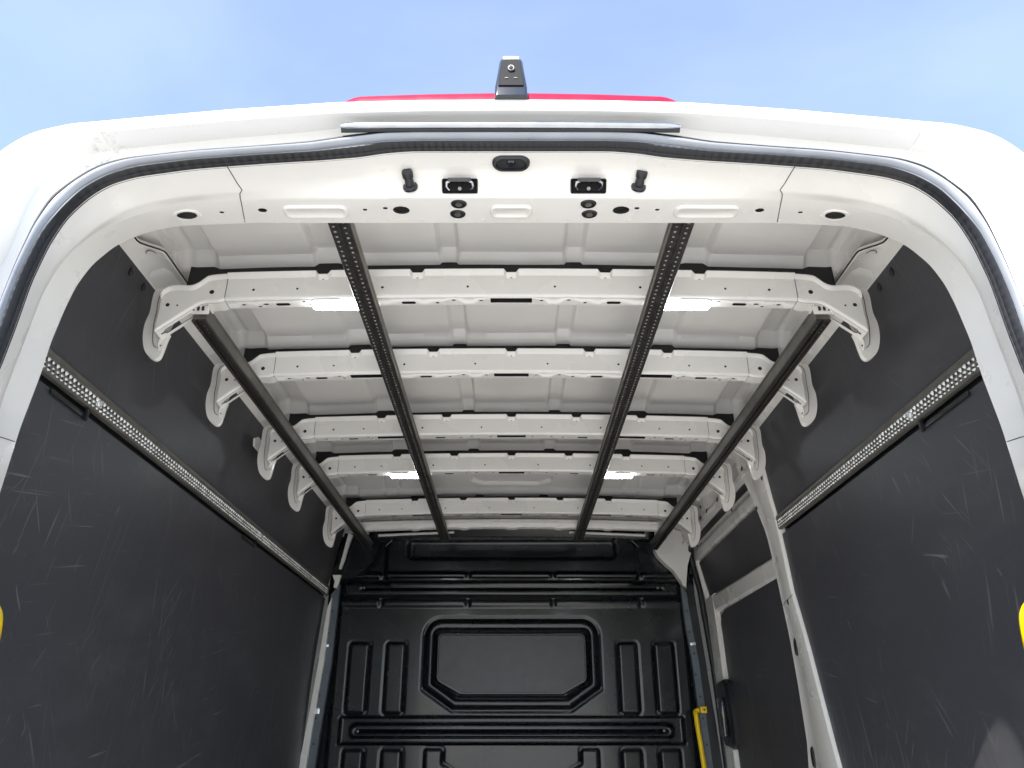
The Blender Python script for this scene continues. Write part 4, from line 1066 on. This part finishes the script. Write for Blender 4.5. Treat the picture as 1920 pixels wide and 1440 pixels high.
# header above the sliding door: ribbed white sheet with punched holes
m = MB(); NY = 90; NZ = 10
def hx(y, z):
    x = wx(z) - .004 + .012*max(0, math.sin((y-2.55)*19))*(1 if z > .85 else .4) - .006*smooth01((.862-z)/.01)
    return x
zrow = [.835, .842, .850, .858, .866, .876, .886, .896, .906, .916, .926]
m.grid([[(hx(lerp(2.52, 3.66, k/NY), z), lerp(2.52, 3.66, k/NY), z) for k in range(NY+1)] for z in zrow])
m.grid([[(hx(lerp(2.52, 3.66, k/NY), .835), lerp(2.52, 3.66, k/NY), .835) for k in range(NY+1)], [(.90, lerp(2.52, 3.66, k/NY), .828) for k in range(NY+1)], [(.93, lerp(2.52, 3.66, k/NY), .84) for k in range(NY+1)]])
dh = build('door_header', m, M_WHITE, smooth=30)
for k, (px, py) in enumerate(((1391,879),(1365,910),(1338,938),(1325,957),(1315,950),(1300,985),(1274,1006),(1232,1024),(1345,947),(1313,971))):
    p = atX(px, py, .80); y, z = p[1], max(.85, min(.92, p[2])); x = hx(y, z)
    m = MB(); r0 = .010
    star = [(r0*(1.0 if j % 2 == 0 else .45)*math.cos(j*math.pi/3+k), r0*(1.0 if j % 2 == 0 else .45)*math.sin(j*math.pi/3+k)) for j in range(6)]
    m.poly([(x-.0030+(b_)*.15, y+a, z+b_) for a, b_ in star]); m.grid([[(x-.0030+b_*.15, y+a, z+b_) for a, b_ in star], [(x+.004+b_*.15, y+a*1.1, z+b_*1.1) for a, b_ in star]], closed=True)
    build('star_hole', m, M_PLAST, parent=dh)  # black star standing in for the dark of a punched hole
# white corner where the header runs down to the front pillar
cpts = [(1222,1012),(1240,985),(1300,1005),(1296,1030),(1288,1060),(1286,1085),(1285,1112),(1276,1090),(1262,1070),(1245,1055),(1232,1042),(1226,1030)]
m = MB(); fr_ = [atY(a, b_, 3.60 - .0012*max(0, a-1240)*0) for a, b_ in cpts]
bk = [(p[0], p[1]+.05, p[2]) for p in fr_]
m.poly(fr_); m.grid([fr_, bk], closed=True); build('pillar_top', m, M_WHITE, smooth=30, label='white pillar top right of the bulkhead')
# sliding door, closed, set back from the wall
XD = .905
def dz(z): return XD + (wx(z)-.85)
m = MB(); m.grid([[(dz(z)+.012, y, z) for y in (2.45, 3.95)] for z in [lerp(.86, -1.0, k/20) for k in range(21)]])
m.grid([[(dz(z)+.012, y, z) for y in (2.45, 3.95)] for z in (.86, .861)])
def loop3(pts, off): return [(dz(z)+off, y, z) for y, z in pts]
door = build('sliding_door', m, M_WHITE, label='closed sliding side door with black inner panels')
def dpanel(pts, name, M, t0=.011, t1=-.002, bev=.004, label=None):
    cy = sum(p[0] for p in pts)/len(pts); cz = sum(p[1] for p in pts)/len(pts)
    def sh_(k): return [(y - k*(1 if y > cy else -1), z - k*(1 if z > cz else -1)) for y, z in pts]
    m = MB(); m.grid([loop3(pts, t0), loop3(sh_(0), t1+bev), loop3(sh_(bev), t1)], closed=True)
    tri = tessellate_polygon([[Vector((y, z, 0)) for y, z in sh_(bev)]]); L = loop3(sh_(bev), t1); b0 = len(m.v); m.v += L
    for t in tri: m.f.append((b0+t[0], b0+t[1], b0+t[2])); m.m.append(0)
    return build(name, m, M, parent=door, smooth=30, label=label)
def rbox(y0, y1, z0, z1, r, n=5):
    return [(a, b_) for a, b_ in rrect((y0+y1)/2, (z0+z1)/2, y1-y0, z1-z0, r, n)]
# inner frame members (white pressed rails standing proud)
def member(pts, name, w): 
    return dpanel(pts, name, M_WHITE, .011, -.006, .006)
dpanel([(2.46,.815),(3.70,.815),(3.70,.772),(2.46,.772)], 'frame_rail', M_WHITE, .011, -.006, .007)
dpanel([(2.46,.575),(3.62,.598),(3.62,.520),(2.46,.500)], 'frame_rail', M_WHITE, .011, -.012, .012)
dpanel([(3.50,.60),(3.66,.60),(3.66,-1.0),(3.50,-1.0)], 'frame_rail', M_WHITE, .011, -.012, .010)
dpanel([(3.64,.775),(3.70,.775),(3.68,.55),(3.62,.55)], 'frame_rail', M_WHITE, .011, -.010, .006)
dpanel([(2.47,.765),(3.635,.765),(3.61,.600),(2.47,.580)], 'upper_door_panel', M_LINING, .010, .002, .003, label='dark upper inner panel of the sliding door')
dpanel([(2.47,.512),(3.40,.512),(3.46,.500),(3.488,.465),(3.49,.42),(3.47,-1.0),(2.47,-1.0)], 'lower_door_panel', M_LINING, .010, -.004, .004, label='dark lower inner panel of the sliding door')
# rubber seal round the opening
m = MB(); sp_ = [(2.545, -.9), (2.545, .3), (2.545, .70), (2.56, .79), (2.62, .822), (2.75, .828), (3.50, .828), (3.60, .815), (3.645, .77), (3.65, .68), (3.65, .3), (3.65, -.9)]
m.tube([(wx(z)+.028, y, z) for y, z in catmull(sp_, 5)], .0135, 10); build('opening_seal', m, M_SEAL, smooth=60)
# latch case high on the front edge
m = MB(); p = atX(1293, 1068, .86); m.box(.845, .875, p[1]-.05, p[1]+.01, p[2]-.028, p[2]+.030, .004); build('door_catch', m, M_PLAST)
# inside door handle
m = MB(); yc = atX(1352, 1340, .89); y_ = yc[1]
hp = [(y_-.085, .165), (y_-.055, .190), (y_+.06, .180), (y_+.075, .15), (y_+.075, -.13), (y_+.05, -.175), (y_-.05, -.185), (y_-.095, -.16), (y_-.105, -.09), (y_-.105, .10)]
hp = [(a, b_*.72+yc[2]) for a, b_ in hp]
hd = dpanel(hp, 'door_handle', M_PLAST, .0, -.040, .010)
m = MB(); m.box(dz(.03)-.062, dz(.03)-.042, y_-.060, y_+.015, yc[2]-.085, yc[2]+.065, .006); c = build('handle_lever', m, M_GLASSD, parent=door)
for zz in (.105, -.115):
    m = MB(); m.cyl((dz(0)-.040, y_-.03, yc[2]+zz*.9), (-1, 0, 0), .008, .002, 12); build('screw', m, M_INNER, parent=door)

# bent sheet tab behind the third bow's left gusset
m = MB(); P = [atX(a, b_, -.790) for a, b_ in ((474,822),(480,819),(500,845),(506,866),(494,862),(473,836))]
F = [(p[0], p[1], p[2]) for p in P]; B = [(p[0]+.006, p[1], p[2]) for p in P]; m.poly(B); m.grid([F, B], closed=True); build('sheet_tab', m, M_WHITE)

# ------------------------------------------------------------------ rest of the van outside the frame: floor, sills, front, wheels
m = MB(); m.box(-.92, .92, .93, 3.95, -1.02, -1.0); build('load_floor', m, M_FLOOR)
m = MB(); m.box(-.97, .97, .86, 4.25, -1.16, -1.022, .02); build('sill', m, M_BUMPER)
m = MB(); m.box(-.98, .98, .80, .875, -1.22, -1.0, .03); build('rear_bumper', m, M_BUMPER)
m = MB(); m.grid([[(x, 4.3, z) for x, y, z in rO2], [(x*.95, 4.9, z*.95 if z > 0 else z) for x, y, z in rO2], [(x*.9, 5.4, min(z, .15)) for x, y, z in rO2], [(x*.88, 6.2, min(z, -.35)) for x, y, z in rO2], [(x*.8, 6.4, min(z, -.7)) for x, y, z in rO2]])
build('cab', m, M_WHITE, smooth=40)
for s in (-1, 1):
    for yc in (1.95, 5.6):
        m = MB(); c = Vector((s*.86, yc, -1.62+.34))
        pr = [(-.11,.20),(-.11,.31),(-.09,.335),(0,.34),(.09,.335),(.11,.31),(.11,.20)]
        rows = [[(c.x+a, c.y+r*math.cos(2*math.pi*k/28), c.z+r*math.sin(2*math.pi*k/28)) for k in range(28)] for a, r in pr]
        m.grid(rows, closed=True); w = build('wheel', m, M_PLAST)
        m = MB(); m.cyl((c.x+s*.02, c.y, c.z), (s, 0, 0), .20, .06, 24, r2=.17); build('rim', m, M_ALU, parent=w)
